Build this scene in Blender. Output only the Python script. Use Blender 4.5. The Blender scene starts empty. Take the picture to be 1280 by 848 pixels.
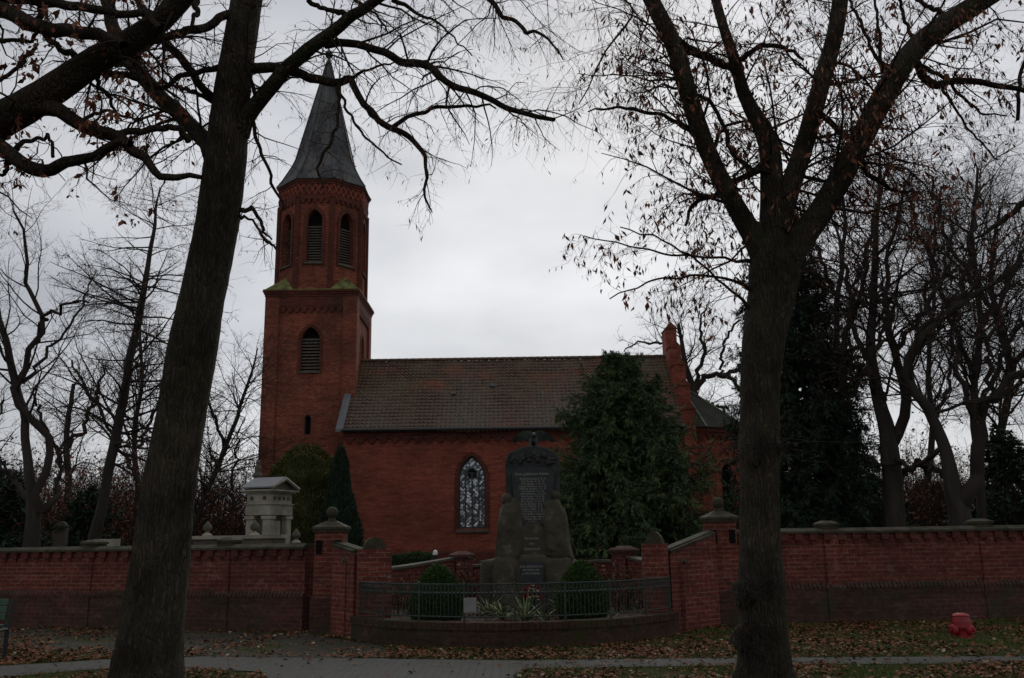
import bpy, math, random
import numpy as np
from mathutils import Vector, Matrix
C = bpy.context.scene.collection
SC = bpy.context.scene
random.seed(7)
RNG = np.random.default_rng(11)

# ------------------------------------------------------------------ camera
F, PIT, ROL = 1130.0, math.atan(248 / 1130), .015
cd = bpy.data.cameras.new('camera'); cam = bpy.data.objects.new('camera', cd); C.objects.link(cam)
cd.sensor_width = 36; cd.lens = 36 * F / 1280; cd.clip_end = 3000; cd.clip_start = .1
cam.location = (0, 0, 1.6)
cam.rotation_euler = (Matrix.Rotation(math.pi / 2 + PIT, 3, 'X') @ Matrix.Rotation(-ROL, 3, 'Z')).to_euler()
SC.camera = cam

# ------------------------------------------------------------------ sky
W = bpy.data.worlds.new('World'); SC.world = W; W.use_nodes = True
nt = W.node_tree; nt.nodes.clear()
def N(t, typ, **kw):
    n = t.nodes.new(typ)
    for k, v in kw.items(): setattr(n, k, v)
    return n
out = N(nt, 'ShaderNodeOutputWorld'); bg = N(nt, 'ShaderNodeBackground')
sky = N(nt, 'ShaderNodeTexSky'); sky.sky_type = 'NISHITA'; sky.sun_disc = False
SUN_EL, SUN_AZ = math.radians(32), math.radians(8)      # azimuth clockwise from +Y
GLOW_AZ, GLOW_EL = math.radians(4), math.radians(20); sky.sun_elevation = SUN_EL; sky.sun_rotation = SUN_AZ
tc = N(nt, 'ShaderNodeTexCoord'); mp = N(nt, 'ShaderNodeMapping'); mp.inputs['Scale'].default_value = (1.5, 1.5, 3.6)
nz = N(nt, 'ShaderNodeTexNoise'); nz.inputs['Scale'].default_value = 1.7; nz.inputs['Detail'].default_value = 5; nz.inputs['Roughness'].default_value = .5
rp = N(nt, 'ShaderNodeValToRGB')
rp.color_ramp.elements[0].position = .28; rp.color_ramp.elements[0].color = (2.9, 3.02, 3.22, 1)
rp.color_ramp.elements[1].position = .68; rp.color_ramp.elements[1].color = (5.2, 5.25, 5.4, 1)
mx = N(nt, 'ShaderNodeMixRGB'); mx.inputs[0].default_value = .96
L = nt.links.new
L(tc.outputs['Generated'], mp.inputs[0]); L(mp.outputs[0], nz.inputs['Vector']); L(nz.outputs[0], rp.inputs[0])
GD = Vector((math.sin(GLOW_AZ) * math.cos(GLOW_EL), math.cos(GLOW_AZ) * math.cos(GLOW_EL), math.sin(GLOW_EL)))
dt = N(nt, 'ShaderNodeVectorMath'); dt.operation = 'DOT_PRODUCT'; dt.inputs[1].default_value = GD; L(tc.outputs['Generated'], dt.inputs[0])
r2 = N(nt, 'ShaderNodeValToRGB'); m01 = N(nt, 'ShaderNodeMapRange'); m01.inputs['From Min'].default_value = -1; L(dt.outputs['Value'], m01.inputs[0]); L(m01.outputs[0], r2.inputs[0])
r2.color_ramp.interpolation = 'B_SPLINE'; e2 = r2.color_ramp.elements; e2[0].position = .0; e2[0].color = (.56, .56, .565, 1); e2[1].position = 1; e2[1].color = (1.1, 1.1, 1.12, 1)
for p_, c_ in ((.5, .53), (.78, .55), (.9, .66), (.97, .93)): q_ = e2.new(p_); q_.color = (c_, c_, c_ * 1.01, 1)
mm = N(nt, 'ShaderNodeMixRGB'); mm.blend_type = 'MULTIPLY'; mm.inputs[0].default_value = 1; L(rp.outputs[0], mm.inputs[1]); L(r2.outputs[0], mm.inputs[2])
L(sky.outputs[0], mx.inputs[1]); L(mm.outputs[0], mx.inputs[2]); L(mx.outputs[0], bg.inputs[0])
bg.inputs[1].default_value = .1; L(bg.outputs[0], out.inputs[0])

sl = bpy.data.lights.new('sun', 'SUN'); sl.energy = .5; sl.angle = math.radians(40); sl.color = (1, .96, .9)
so = bpy.data.objects.new('sun', sl); C.objects.link(so)
sd = Vector((math.sin(SUN_AZ) * math.cos(SUN_EL), math.cos(SUN_AZ) * math.cos(SUN_EL), math.sin(SUN_EL)))
so.rotation_euler = sd.to_track_quat('Z', 'Y').to_euler()
V = SC.view_settings; V.view_transform = 'Standard'; V.look = 'None'; V.gamma = 1; V.use_curve_mapping = False
V.exposure = 0.7
SC.cycles.max_bounces = 6; SC.cycles.transparent_max_bounces = 12

# ------------------------------------------------------------------ pixel helpers (photo pixel + distance -> world)
def ray(px, py):
    u = (px - 640) / F; v = (424 - py) / F; c, s = math.cos(ROL), math.sin(ROL)
    u2 = u * c + v * s; v2 = -u * s + v * c
    return (u2, math.cos(PIT) - v2 * math.sin(PIT), math.sin(PIT) + v2 * math.cos(PIT))
def at(px, py, Y):
    r = ray(px, py); t = Y / r[1]; return Vector((r[0] * t, Y, 1.6 + r[2] * t))
def gr(px, py, z=0):
    r = ray(px, py); t = (z - 1.6) / r[2]; return Vector((r[0] * t, r[1] * t, z))
def mpp(Y): return Y / F * 1.0     # metres per photo pixel at distance Y

# ------------------------------------------------------------------ materials
def mat(name, base=(.5, .5, .5), rough=.8, spec=.3, metal=0):
    m = bpy.data.materials.new(name); m.use_nodes = True
    b = m.node_tree.nodes['Principled BSDF']
    b.inputs['Base Color'].default_value = (*base, 1); b.inputs['Roughness'].default_value = rough
    b.inputs['Specular IOR Level'].default_value = spec; b.inputs['Metallic'].default_value = metal
    return m
def ramp(t, fac, stops):
    r = N(t, 'ShaderNodeValToRGB'); e = r.color_ramp.elements
    e[0].position, e[0].color = stops[0][0], (*stops[0][1], 1)
    e[1].position, e[1].color = stops[-1][0], (*stops[-1][1], 1)
    for p, c in stops[1:-1]:
        n = e.new(p); n.color = (*c, 1)
    t.links.new(fac, r.inputs[0]); return r.outputs[0]
def noise(t, vec, scale, detail=4, rough=.55, mscale=None, dist=0):
    if mscale:
        mpn = N(t, 'ShaderNodeMapping'); mpn.inputs['Scale'].default_value = mscale
        t.links.new(vec, mpn.inputs[0]); vec = mpn.outputs[0]
    n = N(t, 'ShaderNodeTexNoise'); n.inputs['Scale'].default_value = scale
    n.inputs['Detail'].default_value = detail; n.inputs['Roughness'].default_value = rough; n.inputs['Distortion'].default_value = dist
    t.links.new(vec, n.inputs['Vector']); return n.outputs[0]
def mix(t, fac, a, b, mode='MIX'):
    m = N(t, 'ShaderNodeMixRGB'); m.blend_type = mode
    for s, v in ((0, fac), (1, a), (2, b)):
        if hasattr(v, 'is_output'): t.links.new(v, m.inputs[s])
        elif s == 0: m.inputs[0].default_value = v
        else: m.inputs[s].default_value = (*v, 1)
    return m.outputs[0]
def bump(t, b, h, strength=.5, dist=.02):
    bn = N(t, 'ShaderNodeBump'); bn.inputs['Strength'].default_value = strength; bn.inputs['Distance'].default_value = dist
    t.links.new(h, bn.inputs['Height']); t.links.new(bn.outputs[0], b.inputs['Normal'])
def coords(t):
    c = N(t, 'ShaderNodeTexCoord'); return c.outputs['UV'], c.outputs['Object']

def noisy(name, stops, scale=3, detail=6, rough=.85, bs=.4, bd=.02, mscale=None, spec=.25, bscale=None, dist=0, metal=0):
    m = mat(name, rough=rough, spec=spec, metal=metal); t = m.node_tree; b = t.nodes['Principled BSDF']
    uv, ob = coords(t)
    n = noise(t, ob, scale, detail, .6, mscale, dist)
    t.links.new(ramp(t, n, stops), b.inputs['Base Color'])
    n2 = noise(t, ob, bscale or scale * 3, 6, .65, mscale, dist)
    bump(t, b, n2, bs, bd); return m
def brick(name, c1, c2, mortar, stain, msize=.008, moss=None, st=(.42, .7), rough=.9, patch=None):
    m = mat(name, rough=rough, spec=.15); t = m.node_tree; b = t.nodes['Principled BSDF']
    uv, ob = coords(t)
    bt = N(t, 'ShaderNodeTexBrick')
    bt.inputs['Scale'].default_value = 1; bt.inputs['Brick Width'].default_value = .25; bt.inputs['Row Height'].default_value = .077
    bt.inputs['Mortar Size'].default_value = msize; bt.inputs['Mortar Smooth'].default_value = .2; bt.inputs['Bias'].default_value = 0
    bt.inputs['Color1'].default_value = (*c1, 1); bt.inputs['Color2'].default_value = (*c2, 1); bt.inputs['Mortar'].default_value = (*mortar, 1)
    t.links.new(uv, bt.inputs['Vector'])
    col = bt.outputs['Color']
    if patch: # individual odd bricks
        n0 = noise(t, uv, 3.2, 3, .7, (1, 3.2, 1))
        col = mix(t, ramp(t, n0, [(.5, (0, 0, 0)), (.66, (1, 1, 1))]), col, patch)
    n1 = noise(t, ob, .55, 7, .62)
    col = mix(t, ramp(t, n1, [(st[0], (0, 0, 0)), (st[1], (.85, .85, .85))]), col, stain)
    n5 = noise(t, uv, 1.1, 6, .75, (1, 4.5, 1))
    col = mix(t, 1, col, ramp(t, n5, [(.3, (.6, .58, .58)), (.5, (1, 1, 1)), (.72, (1.35, 1.3, 1.3))]), 'MULTIPLY')
    n2 = noise(t, ob, 14, 4, .75)
    col = mix(t, 1, col, ramp(t, n2, [(.3, (.62, .62, .62)), (.7, (1.3, 1.3, 1.3))]), 'MULTIPLY')
    n7 = noise(t, ob, 2.6, 6, .75, (1, 1, 2.2))
    col = mix(t, ramp(t, n7, [(.56, (0, 0, 0)), (.70, (.45, .45, .45))]), col, tuple(min(.5, 1.5 * k + .05) for k in mortar))
    if moss:
        n3 = noise(t, ob, 1.7, 5, .7)
        col = mix(t, ramp(t, n3, [(.52, (0, 0, 0)), (.68, (.8, .8, .8))]), col, moss)
    t.links.new(col, b.inputs['Base Color'])
    hm = mix(t, 1, ramp(t, bt.outputs['Fac'], [(0, (1, 1, 1)), (1, (.2, .2, .2))]), ramp(t, n2, [(.2, (.7, .7, .7)), (.8, (1, 1, 1))]), 'MULTIPLY')
    bump(t, b, hm, .6, .01); return m
def rampuv(name, stops, rough=.8, spec=.2, trans=0):
    """colour picked per leaf from a random number kept in its UV"""
    m = mat(name, rough=rough, spec=spec); t = m.node_tree; b = t.nodes['Principled BSDF']
    uv, ob = coords(t); sp = N(t, 'ShaderNodeSeparateXYZ'); t.links.new(uv, sp.inputs[0])
    t.links.new(ramp(t, sp.outputs[0], stops), b.inputs['Base Color'])
    return m

M = {}
M['church'] = brick('church_brick', (.36, .084, .055), (.26, .062, .043), (.22, .10, .07), (.17, .05, .034), .008, patch=(.40, .12, .07))
M['tower'] = brick('tower_brick', (.33, .08, .045), (.23, .055, .035), (.20, .1, .07), (.12, .045, .032), .009, st=(.38, .66), patch=(.40, .15, .09))
M['trim'] = brick('shade_dark_trim_brick', (.19, .05, .034), (.13, .04, .028), (.1, .055, .04), (.06, .03, .025), .006)  # brick colour darkened to paint in the shadow line under the corbel frieze
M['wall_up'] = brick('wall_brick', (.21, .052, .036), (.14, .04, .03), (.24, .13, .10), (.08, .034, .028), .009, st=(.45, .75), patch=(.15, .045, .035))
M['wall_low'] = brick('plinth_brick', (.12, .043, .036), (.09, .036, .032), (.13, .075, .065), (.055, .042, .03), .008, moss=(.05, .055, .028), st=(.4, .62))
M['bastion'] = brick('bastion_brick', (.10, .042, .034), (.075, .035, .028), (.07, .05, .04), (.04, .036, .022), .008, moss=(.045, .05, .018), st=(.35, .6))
M['moss_stone'] = noisy('mossy_coping', [(.32, (.028, .034, .012)), (.5, (.055, .05, .03)), (.7, (.095, .08, .058))], 5, bs=.6, bd=.02)
M['stone'] = noisy('weathered_sandstone', [(.3, (.15, .14, .10)), (.55, (.34, .31, .25)), (.75, (.45, .42, .35))], 2.2, bs=.4)
M['stone_dk'] = noisy('dark_stone', [(.3, (.06, .055, .045)), (.7, (.16, .14, .11))], 3, bs=.5)
M['moss_roof'] = noisy('mossy_offset', [(.35, (.06, .055, .04)), (.5, (.16, .17, .05)), (.7, (.24, .25, .07))], 2.5, bs=.5)
M['boulder'] = noisy('granite_boulder', [(.3, (.025, .025, .018)), (.45, (.065, .058, .04)), (.58, (.08, .068, .048)), (.64, (.13, .115, .085)), (.74, (.09, .075, .055))], 3.4, bs=.9, bd=.06, bscale=5)
M['stele'] = noisy('dark_granite', [(.3, (.022, .025, .023)), (.7, (.055, .058, .052))], 6, rough=.75, bs=.5, bd=.02)
M['plate'] = noisy('polished_plate', [(.3, (.016, .019, .02)), (.7, (.035, .04, .042))], 8, rough=.4, bs=.1, spec=.4)
M['bronze'] = noisy('bronze_patina', [(.3, (.03, .04, .035)), (.7, (.09, .11, .095))], 9, rough=.5, bs=.4, metal=.3)
M['lettering'] = mat('lettering', (.24, .24, .21), .6)
M['slate'] = None
M['zinc'] = noisy('zinc_sheet', [(.3, (.09, .095, .10)), (.7, (.19, .2, .21))], 1.5, rough=.5, bs=.1, spec=.5)
M['copper'] = noisy('green_copper', [(.35, (.09, .11, .085)), (.6, (.19, .25, .17)), (.75, (.25, .33, .22))], 1.3, rough=.8, bs=.2, spec=.15)
M['apseroof'] = noisy('dull_sheet_roof', [(.35, (.025, .025, .02)), (.7, (.05, .05, .04))], 1.3, rough=.9, bs=.3, spec=.08)
M['lead'] = mat('dark_lead', (.04, .04, .042), .5, .5)
M['louvre'] = noisy('louvre_slats', [(.3, (.08, .065, .055)), (.7, (.17, .145, .12))], 6, bs=.2)
M['void'] = mat('dark_interior', (.012, .01, .01), .95, .1)
M['iron'] = noisy('green_iron', [(.3, (.018, .03, .024)), (.7, (.05, .07, .058))], 12, rough=.55, bs=.2, spec=.4)
M['benchgreen'] = noisy('green_paint', [(.3, (.015, .05, .032)), (.7, (.045, .11, .075))], 7, rough=.5, bs=.2, spec=.4)
M['black'] = mat('black_paint', (.015, .016, .016), .5, .4)
M['white'] = mat('white_enamel', (.75, .75, .73), .5)
M['signgrey'] = noisy('grey_sign', [(.3, (.2, .2, .19)), (.7, (.3, .3, .29))], 9, rough=.5, bs=.05)
M['red'] = noisy('red_paint', [(.3, (.2, .012, .016)), (.55, (.33, .016, .024)), (.8, (.38, .04, .045))], 5, rough=.42, bs=.15, spec=.5)
M['soil'] = noisy('soil', [(.3, (.03, .022, .015)), (.7, (.09, .06, .04))], 6, bs=1, bd=.04)
M['twig'] = mat('twig_bark', (.045, .032, .026), .9, .1)
M['twig_grey'] = mat('twig_bark_grey', (.045, .036, .031), .9, .1)
def bark(name, stops, sc=1.9):
    m = mat(name, rough=.95, spec=.1); t = m.node_tree; b = t.nodes['Principled BSDF']
    uv, ob = coords(t)
    n = noise(t, ob, 16 * sc, 5, .65, (1, 1, .16), .6); n2 = noise(t, ob, 2.2, 5, .6)
    v = N(t, 'ShaderNodeTexVoronoi'); v.feature = 'DISTANCE_TO_EDGE'; v.inputs['Scale'].default_value = 17 * sc
    mpn = N(t, 'ShaderNodeMapping'); mpn.inputs['Scale'].default_value = (1, 1, .17)
    wv = mix(t, .11, ob, noise(t, ob, 4, 5)); t.links.new(wv, mpn.inputs[0]); t.links.new(mpn.outputs[0], v.inputs['Vector'])
    h = mix(t, 1, ramp(t, v.outputs[0], [(0, (.1, .1, .1)), (.28, (1, 1, 1))]), ramp(t, n, [(.25, (.35, .35, .35)), (.7, (1, 1, 1))]), 'MULTIPLY')
    col = ramp(t, n, stops)
    col = mix(t, 1, col, ramp(t, n2, [(.34, (.5, .5, .45)), (.5, (.95, .95, .9)), (.66, (1.45, 1.4, 1.3))]), 'MULTIPLY')
    n9 = noise(t, ob, .9, 6, .7); col = mix(t, ramp(t, n9, [(.52, (0, 0, 0)), (.68, (.6, .6, .6))]), col, (.06, .075, .03))
    col = mix(t, ramp(t, v.outputs[0], [(0, (.5, .5, .5)), (.12, (0, 0, 0))]), col, (.025, .02, .017))
    t.links.new(col, b.inputs['Base Color']); bump(t, b, h, 1, .035); return m
M['bark'] = bark('linden_bark', [(.3, (.034, .028, .022)), (.52, (.068, .057, .045)), (.75, (.11, .094, .075))])
M['bark2'] = bark('dark_bark', [(.3, (.028, .02, .016)), (.52, (.055, .042, .034)), (.75, (.085, .07, .056))], 2.2)
M['barkbg'] = noisy('far_bark', [(.3, (.022, .018, .016)), (.7, (.06, .05, .042))], 4, mscale=(1, 1, .2), bs=.6)
M['leaf_brown'] = rampuv('withered_leaf', [(0, (.08, .034, .022)), (.4, (.17, .058, .036)), (.8, (.25, .09, .05)), (1, (.33, .15, .08))])
M['leaf_fallen'] = rampuv('fallen_leaf', [(0, (.05, .024, .012)), (.35, (.13, .042, .018)), (.75, (.22, .08, .032)), (.95, (.2, .13, .065)), (1, (.42, .34, .25))])
M['grass'] = rampuv('grass_blade', [(0, (.05, .08, .018)), (.6, (.09, .135, .028)), (1, (.17, .15, .06))])
M['needle'] = rampuv('conifer_needle', [(0, (.04, .065, .028)), (.5, (.075, .12, .048)), (.85, (.11, .155, .055)), (1, (.16, .165, .06))])
M['needle_dk'] = rampuv('dark_needle', [(0, (.02, .034, .024)), (.6, (.038, .06, .038)), (1, (.055, .08, .045))])
M['yew'] = rampuv('yew_leaf', [(0, (.045, .055, .018)), (.5, (.085, .09, .028)), (1, (.15, .125, .035))])
M['thuja'] = rampuv('thuja_leaf', [(0, (.028, .055, .016)), (.5, (.05, .095, .024)), (1, (.09, .14, .04))])
M['box'] = rampuv('hedge_leaf', [(0, (.02, .035, .012)), (1, (.055, .09, .03))])
M['lanceleaf'] = rampuv('striped_leaf', [(0, (.08, .12, .05)), (.5, (.22, .26, .12)), (1, (.42, .4, .24))], .5)
M['rosehip'] = rampuv('shrub_leaf', [(0, (.05, .04, .02)), (.5, (.12, .075, .035)), (.9, (.22, .10, .05)), (1, (.5, .45, .38))])
M['redflower'] = rampuv('red_petal', [(0, (.2, .005, .015)), (1, (.5, .02, .04))])
M['whiteflower'] = rampuv('pale_petal', [(0, (.4, .3, .2)), (1, (.7, .66, .55))])
def tilemat():
    m = mat('clay_tiles', rough=.85, spec=.25); t = m.node_tree; b = t.nodes['Principled BSDF']; uv, ob = coords(t)
    bt = N(t, 'ShaderNodeTexBrick'); bt.offset = 0
    for k, v in (('Scale', 1), ('Brick Width', .22), ('Row Height', .275), ('Mortar Size', .006), ('Bias', 0)): bt.inputs[k].default_value = v
    bt.inputs['Color1'].default_value = (.20, .105, .078, 1); bt.inputs['Color2'].default_value = (.12, .072, .052, 1); bt.inputs['Mortar'].default_value = (.05, .035, .025, 1)
    t.links.new(uv, bt.inputs['Vector']); col = bt.outputs[0]
    n = noise(t, ob, .8, 8, .68); col = mix(t, ramp(t, n, [(.42, (0, 0, 0)), (.64, (.75, .75, .75))]), col, (.15, .125, .075))
    n4 = noise(t, ob, .45, 5, .6, (1, 1.3, 1.3)); col = mix(t, ramp(t, n4, [(.54, (0, 0, 0)), (.68, (.6, .6, .6))]), col, (.27, .09, .055))
    n2 = noise(t, ob, 9, 4, .7); col = mix(t, 1, col, ramp(t, n2, [(.3, (.6, .6, .6)), (.7, (1.3, 1.3, 1.3))]), 'MULTIPLY')
    t.links.new(col, b.inputs['Base Color']); bump(t, b, n2, .4, .02); return m
M['tiles'] = tilemat()
def slatemat():
    m = mat('slate_shingle', rough=.75, spec=.2); t = m.node_tree; b = t.nodes['Principled BSDF']; uv, ob = coords(t)
    bt = N(t, 'ShaderNodeTexBrick')
    for k, v in (('Scale', 1), ('Brick Width', .24), ('Row Height', .17), ('Mortar Size', .012), ('Bias', 0)): bt.inputs[k].default_value = v
    bt.inputs['Color1'].default_value = (.085, .088, .094, 1); bt.inputs['Color2'].default_value = (.045, .046, .05, 1); bt.inputs['Mortar'].default_value = (.03, .03, .033, 1)
    t.links.new(uv, bt.inputs['Vector'])
    n = noise(t, ob, 1.1, 6, .65, (1, 1, .35)); col = mix(t, ramp(t, n, [(.45, (0, 0, 0)), (.62, (.85, .85, .85))]), bt.outputs[0], (.15, .15, .145))
    n2 = noise(t, ob, 1.6, 6, .65, (1, 1, .3)); col = mix(t, ramp(t, n2, [(.55, (0, 0, 0)), (.7, (.7, .7, .7))]), col, (.04, .035, .03))
    t.links.new(col, b.inputs['Base Color']); bump(t, b, bt.outputs['Fac'], .6, -.03); return m
M['slate'] = slatemat()
def groundmat(name, stops, sc, sc2=40, bd=.03):
    m = mat(name, rough=.95, spec=.1); t = m.node_tree; b = t.nodes['Principled BSDF']; uv, ob = coords(t)
    n = noise(t, ob, sc, 8, .7); n2 = noise(t, ob, sc2, 5, .7)
    col = mix(t, 1, ramp(t, n, stops), ramp(t, n2, [(.3, (.55, .55, .55)), (.7, (1.4, 1.4, 1.4))]), 'MULTIPLY')
    t.links.new(col, b.inputs['Base Color']); bump(t, b, n2, .8, bd); return m
M['lawn'] = groundmat('lawn', [(.40, (.05, .07, .018)), (.54, (.055, .05, .02)), (.64, (.10, .055, .025))], 1.2)
M['gravel'] = groundmat('gravel', [(.35, (.06, .055, .042)), (.5, (.085, .078, .062)), (.66, (.06, .07, .03))], .9, 60, .015)
def pavemat():
    m = mat('paving', rough=.85, spec=.25); t = m.node_tree; b = t.nodes['Principled BSDF']; uv, ob = coords(t)
    bt = N(t, 'ShaderNodeTexBrick'); bt.offset = .5
    for k, v in (('Scale', 1), ('Brick Width', .2), ('Row Height', .1), ('Mortar Size', .006), ('Bias', 0)): bt.inputs[k].default_value = v
    bt.inputs['Color1'].default_value = (.085, .083, .078, 1); bt.inputs['Color2'].default_value = (.065, .064, .06, 1); bt.inputs['Mortar'].default_value = (.04, .038, .032, 1)
    rt = N(t, 'ShaderNodeMapping'); rt.inputs['Rotation'].default_value = (0, 0, math.radians(90)); t.links.new(ob, rt.inputs[0]); t.links.new(rt.outputs[0], bt.inputs['Vector'])
    n = noise(t, ob, 1.5, 6, .65); col = mix(t, ramp(t, n, [(.42, (0, 0, 0)), (.65, (.8, .8, .8))]), bt.outputs[0], (.075, .072, .06))
    n2 = noise(t, ob, 50, 4, .7); col = mix(t, 1, col, ramp(t, n2, [(.3, (.75, .75, .75)), (.7, (1.2, 1.2, 1.2))]), 'MULTIPLY')
    t.links.new(col, b.inputs['Base Color']); bump(t, b, mix(t, .5, bt.outputs['Fac'], n2), .4, -.006); return m
M['pave'] = pavemat()
def glassmat():
    m = bpy.data.materials.new('leaded_glass'); m.use_nodes = True; t = m.node_tree; t.nodes.clear()
    o = N(t, 'ShaderNodeOutputMaterial'); uv, ob = coords(t)
    mpn = N(t, 'ShaderNodeMapping'); mpn.inputs['Rotation'].default_value = (0, 0, .785); mpn.inputs['Scale'].default_value = (9.5, 9.5, 1)
    t.links.new(uv, mpn.inputs[0])
    v = N(t, 'ShaderNodeTexVoronoi'); v.distance = 'CHEBYCHEV'; v.inputs['Scale'].default_value = 1; v.inputs['Randomness'].default_value = .15
    t.links.new(mpn.outputs[0], v.inputs['Vector'])
    nn = noise(t, ob, 2.2, 4, .7, (2.2, 1, .5))
    sep = N(t, 'ShaderNodeSeparateColor'); t.links.new(v.outputs['Color'], sep.inputs[0])
    mth = N(t, 'ShaderNodeMath'); mth.operation = 'MULTIPLY'; t.links.new(sep.outputs[0], mth.inputs[0]); t.links.new(nn, mth.inputs[1])
    tr = N(t, 'ShaderNodeBsdfTransparent'); gl = N(t, 'ShaderNodeBsdfGlossy'); gl.inputs['Roughness'].default_value = .12
    gl.inputs['Color'].default_value = (.06, .065, .07, 1)
    tr.inputs['Color'].default_value = (.25, .27, .29, 1)
    ms = N(t, 'ShaderNodeMixShader'); t.links.new(ramp(t, mth.outputs[0], [(.24, (.03, .03, .03)), (.5, (1, 1, 1))]), ms.inputs[0])
    t.links.new(gl.outputs[0], ms.inputs[1]); t.links.new(tr.outputs[0], ms.inputs[2]); t.links.new(ms.outputs[0], o.inputs[0])
    return m
M['glass'] = glassmat()

# ------------------------------------------------------------------ object helpers
def tag(o, label=None, cat=None, group=None, kind=None):
    if label: o['label'] = label
    if cat: o['category'] = cat
    if group: o['group'] = group
    if kind: o['kind'] = kind
    return o
def empty(name, loc, label=None, cat=None, group=None):
    o = bpy.data.objects.new(name, None); C.objects.link(o); o.location = loc; o.empty_display_size = .3
    return tag(o, label, cat, group)
def world_loc(o):
    v = Vector((0, 0, 0))
    while o is not None: v += o.location; o = o.parent
    return v
class MB:
    """collects faces given in world space; build() links them as one mesh"""
    def __init__(s): s.v = []; s.f = []; s.m = []; s.uv = {}
    def face(s, pts, mi=0, uv=None):
        i = len(s.v); s.v += [tuple(p) for p in pts]; s.f.append(tuple(range(i, i + len(pts)))); s.m.append(mi)
        if uv: s.uv[len(s.f) - 1] = uv
    def box(s, x0, x1, y0, y1, z0, z1, mi=0):
        s.hexa([(x0, y0, z0), (x1, y0, z0), (x1, y1, z0), (x0, y1, z0)], [(x0, y0, z1), (x1, y0, z1), (x1, y1, z1), (x0, y1, z1)], mi)
    def hexa(s, b, t, mi=0):
        n = len(b); s.face(b[::-1], mi); s.face(t, mi)
        for i in range(n):
            j = (i + 1) % n; s.face([b[i], b[j], t[j], t[i]], mi)
    def obox(s, c, ax, L_, W_, z0, z1, mi=0, top=1.0, ch=0):
        """box centred at c (x,y) with long axis ax (unit 2D)"""
        px, py = -ax[1], ax[0]
        def ring(l, w, z): return [(c[0] + a * l * ax[0] + b * w * px, c[1] + a * l * ax[1] + b * w * py, z) for a, b in ((-1, -1), (1, -1), (1, 1), (-1, 1))]
        s.hexa(ring(L_ / 2, W_ / 2, z0), ring(L_ / 2 * top, W_ / 2 * top, z1), mi)
    def seg(s, p, q, w, z0, z1, mi=0, off=0, z0b=None, z1b=None):
        """straight wall piece p->q in plan"""
        d = Vector((q[0] - p[0], q[1] - p[1])).normalized(); n = Vector((d.y, -d.x))
        a = [Vector(p) + n * (w / 2 + off), Vector(q) + n * (w / 2 + off), Vector(q) - n * (w / 2 - off), Vector(p) - n * (w / 2 - off)]
        z0b = z0 if z0b is None else z0b; z1b = z1 if z1b is None else z1b
        zb = (z0, z0b, z0b, z0); zt = (z1, z1b, z1b, z1)
        s.hexa([(v.x, v.y, z) for v, z in zip(a, zb)], [(v.x, v.y, z) for v, z in zip(a, zt)], mi)
    def lathe(s, c, prof, n=16, mi=0, jit=0):
        rings = []
        for r, z in prof:
            rings.append([(c[0] + r * math.cos(2 * math.pi * k / n), c[1] + r * math.sin(2 * math.pi * k / n), c[2] + z) for k in range(n)])
        for a, b in zip(rings, rings[1:]):
            for k in range(n):
                j = (k + 1) % n; s.face([a[k], a[j], b[j], b[k]], mi)
        if prof[0][0] > 1e-4: s.face(rings[0][::-1], mi)
        if prof[-1][0] > 1e-4: s.face(rings[-1], mi)
    def tube(s, pts, r, n=8, mi=0, closed=False):
        pts = [Vector(p) for p in pts]; m = len(pts); rs = r if isinstance(r, (list, tuple)) else [r] * m
        ref = Vector((.13, .31, .94)).normalized(); rings = []
        for i, p in enumerate(pts):
            if closed: t = (pts[(i + 1) % m] - pts[i - 1]).normalized()
            else: t = (pts[min(i + 1, m - 1)] - pts[max(i - 1, 0)]).normalized()
            rf = ref if abs(t.dot(ref)) < .95 else Vector((1, 0, 0))
            u = t.cross(rf).normalized(); v = t.cross(u)
            rings.append([p + (u * math.cos(2 * math.pi * k / n) + v * math.sin(2 * math.pi * k / n)) * rs[i] for k in range(n)])
        for i in range(m if closed else m - 1):
            a, b = rings[i], rings[(i + 1) % m]
            for k in range(n):
                j = (k + 1) % n; s.face([a[k], b[k], b[j], a[j]], mi)
        if not closed: s.face(rings[0], mi); s.face(rings[-1][::-1], mi)
    def build(s, name, mats, parent=None, smooth=False, loc=None):
        o_loc = world_loc(parent) if parent else Vector(loc or (0, 0, 0))
        me = bpy.data.meshes.new(name)
        me.from_pydata([(x - o_loc.x, y - o_loc.y, z - o_loc.z) for x, y, z in s.v], [], s.f)
        mats = mats if isinstance(mats, (list, tuple)) else [mats]
        for k in mats: me.materials.append(k)
        me.polygons.foreach_set('material_index', s.m)
        uvl = me.uv_layers.new(name='UVMap'); data = np.zeros(len(me.loops) * 2, dtype=np.float32)
        for pi, p in enumerate(me.polygons):
            if pi in s.uv:
                for k, li in enumerate(p.loop_indices): data[2 * li], data[2 * li + 1] = s.uv[pi][k]
                continue
            n = p.normal; h = math.hypot(n.x, n.y)
            for li in p.loop_indices:
                c = s.v[me.loops[li].vertex_index]
                if h > .35: data[2 * li] = (-n.y * c[0] + n.x * c[1]) / h; data[2 * li + 1] = c[2]
                else: data[2 * li] = c[0]; data[2 * li + 1] = c[1]
        uvl.data.foreach_set('uv', data)
        if smooth:
            import bmesh
            bm = bmesh.new(); bm.from_mesh(me); bmesh.ops.remove_doubles(bm, verts=bm.verts, dist=1e-4); bm.to_mesh(me); bm.free()
            me.polygons.foreach_set('use_smooth', [True] * len(me.polygons))
        me.update()
        ob = bpy.data.objects.new(name, me); C.objects.link(ob)
        if parent: ob.parent = parent
        else: ob.location = o_loc
        return ob
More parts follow.
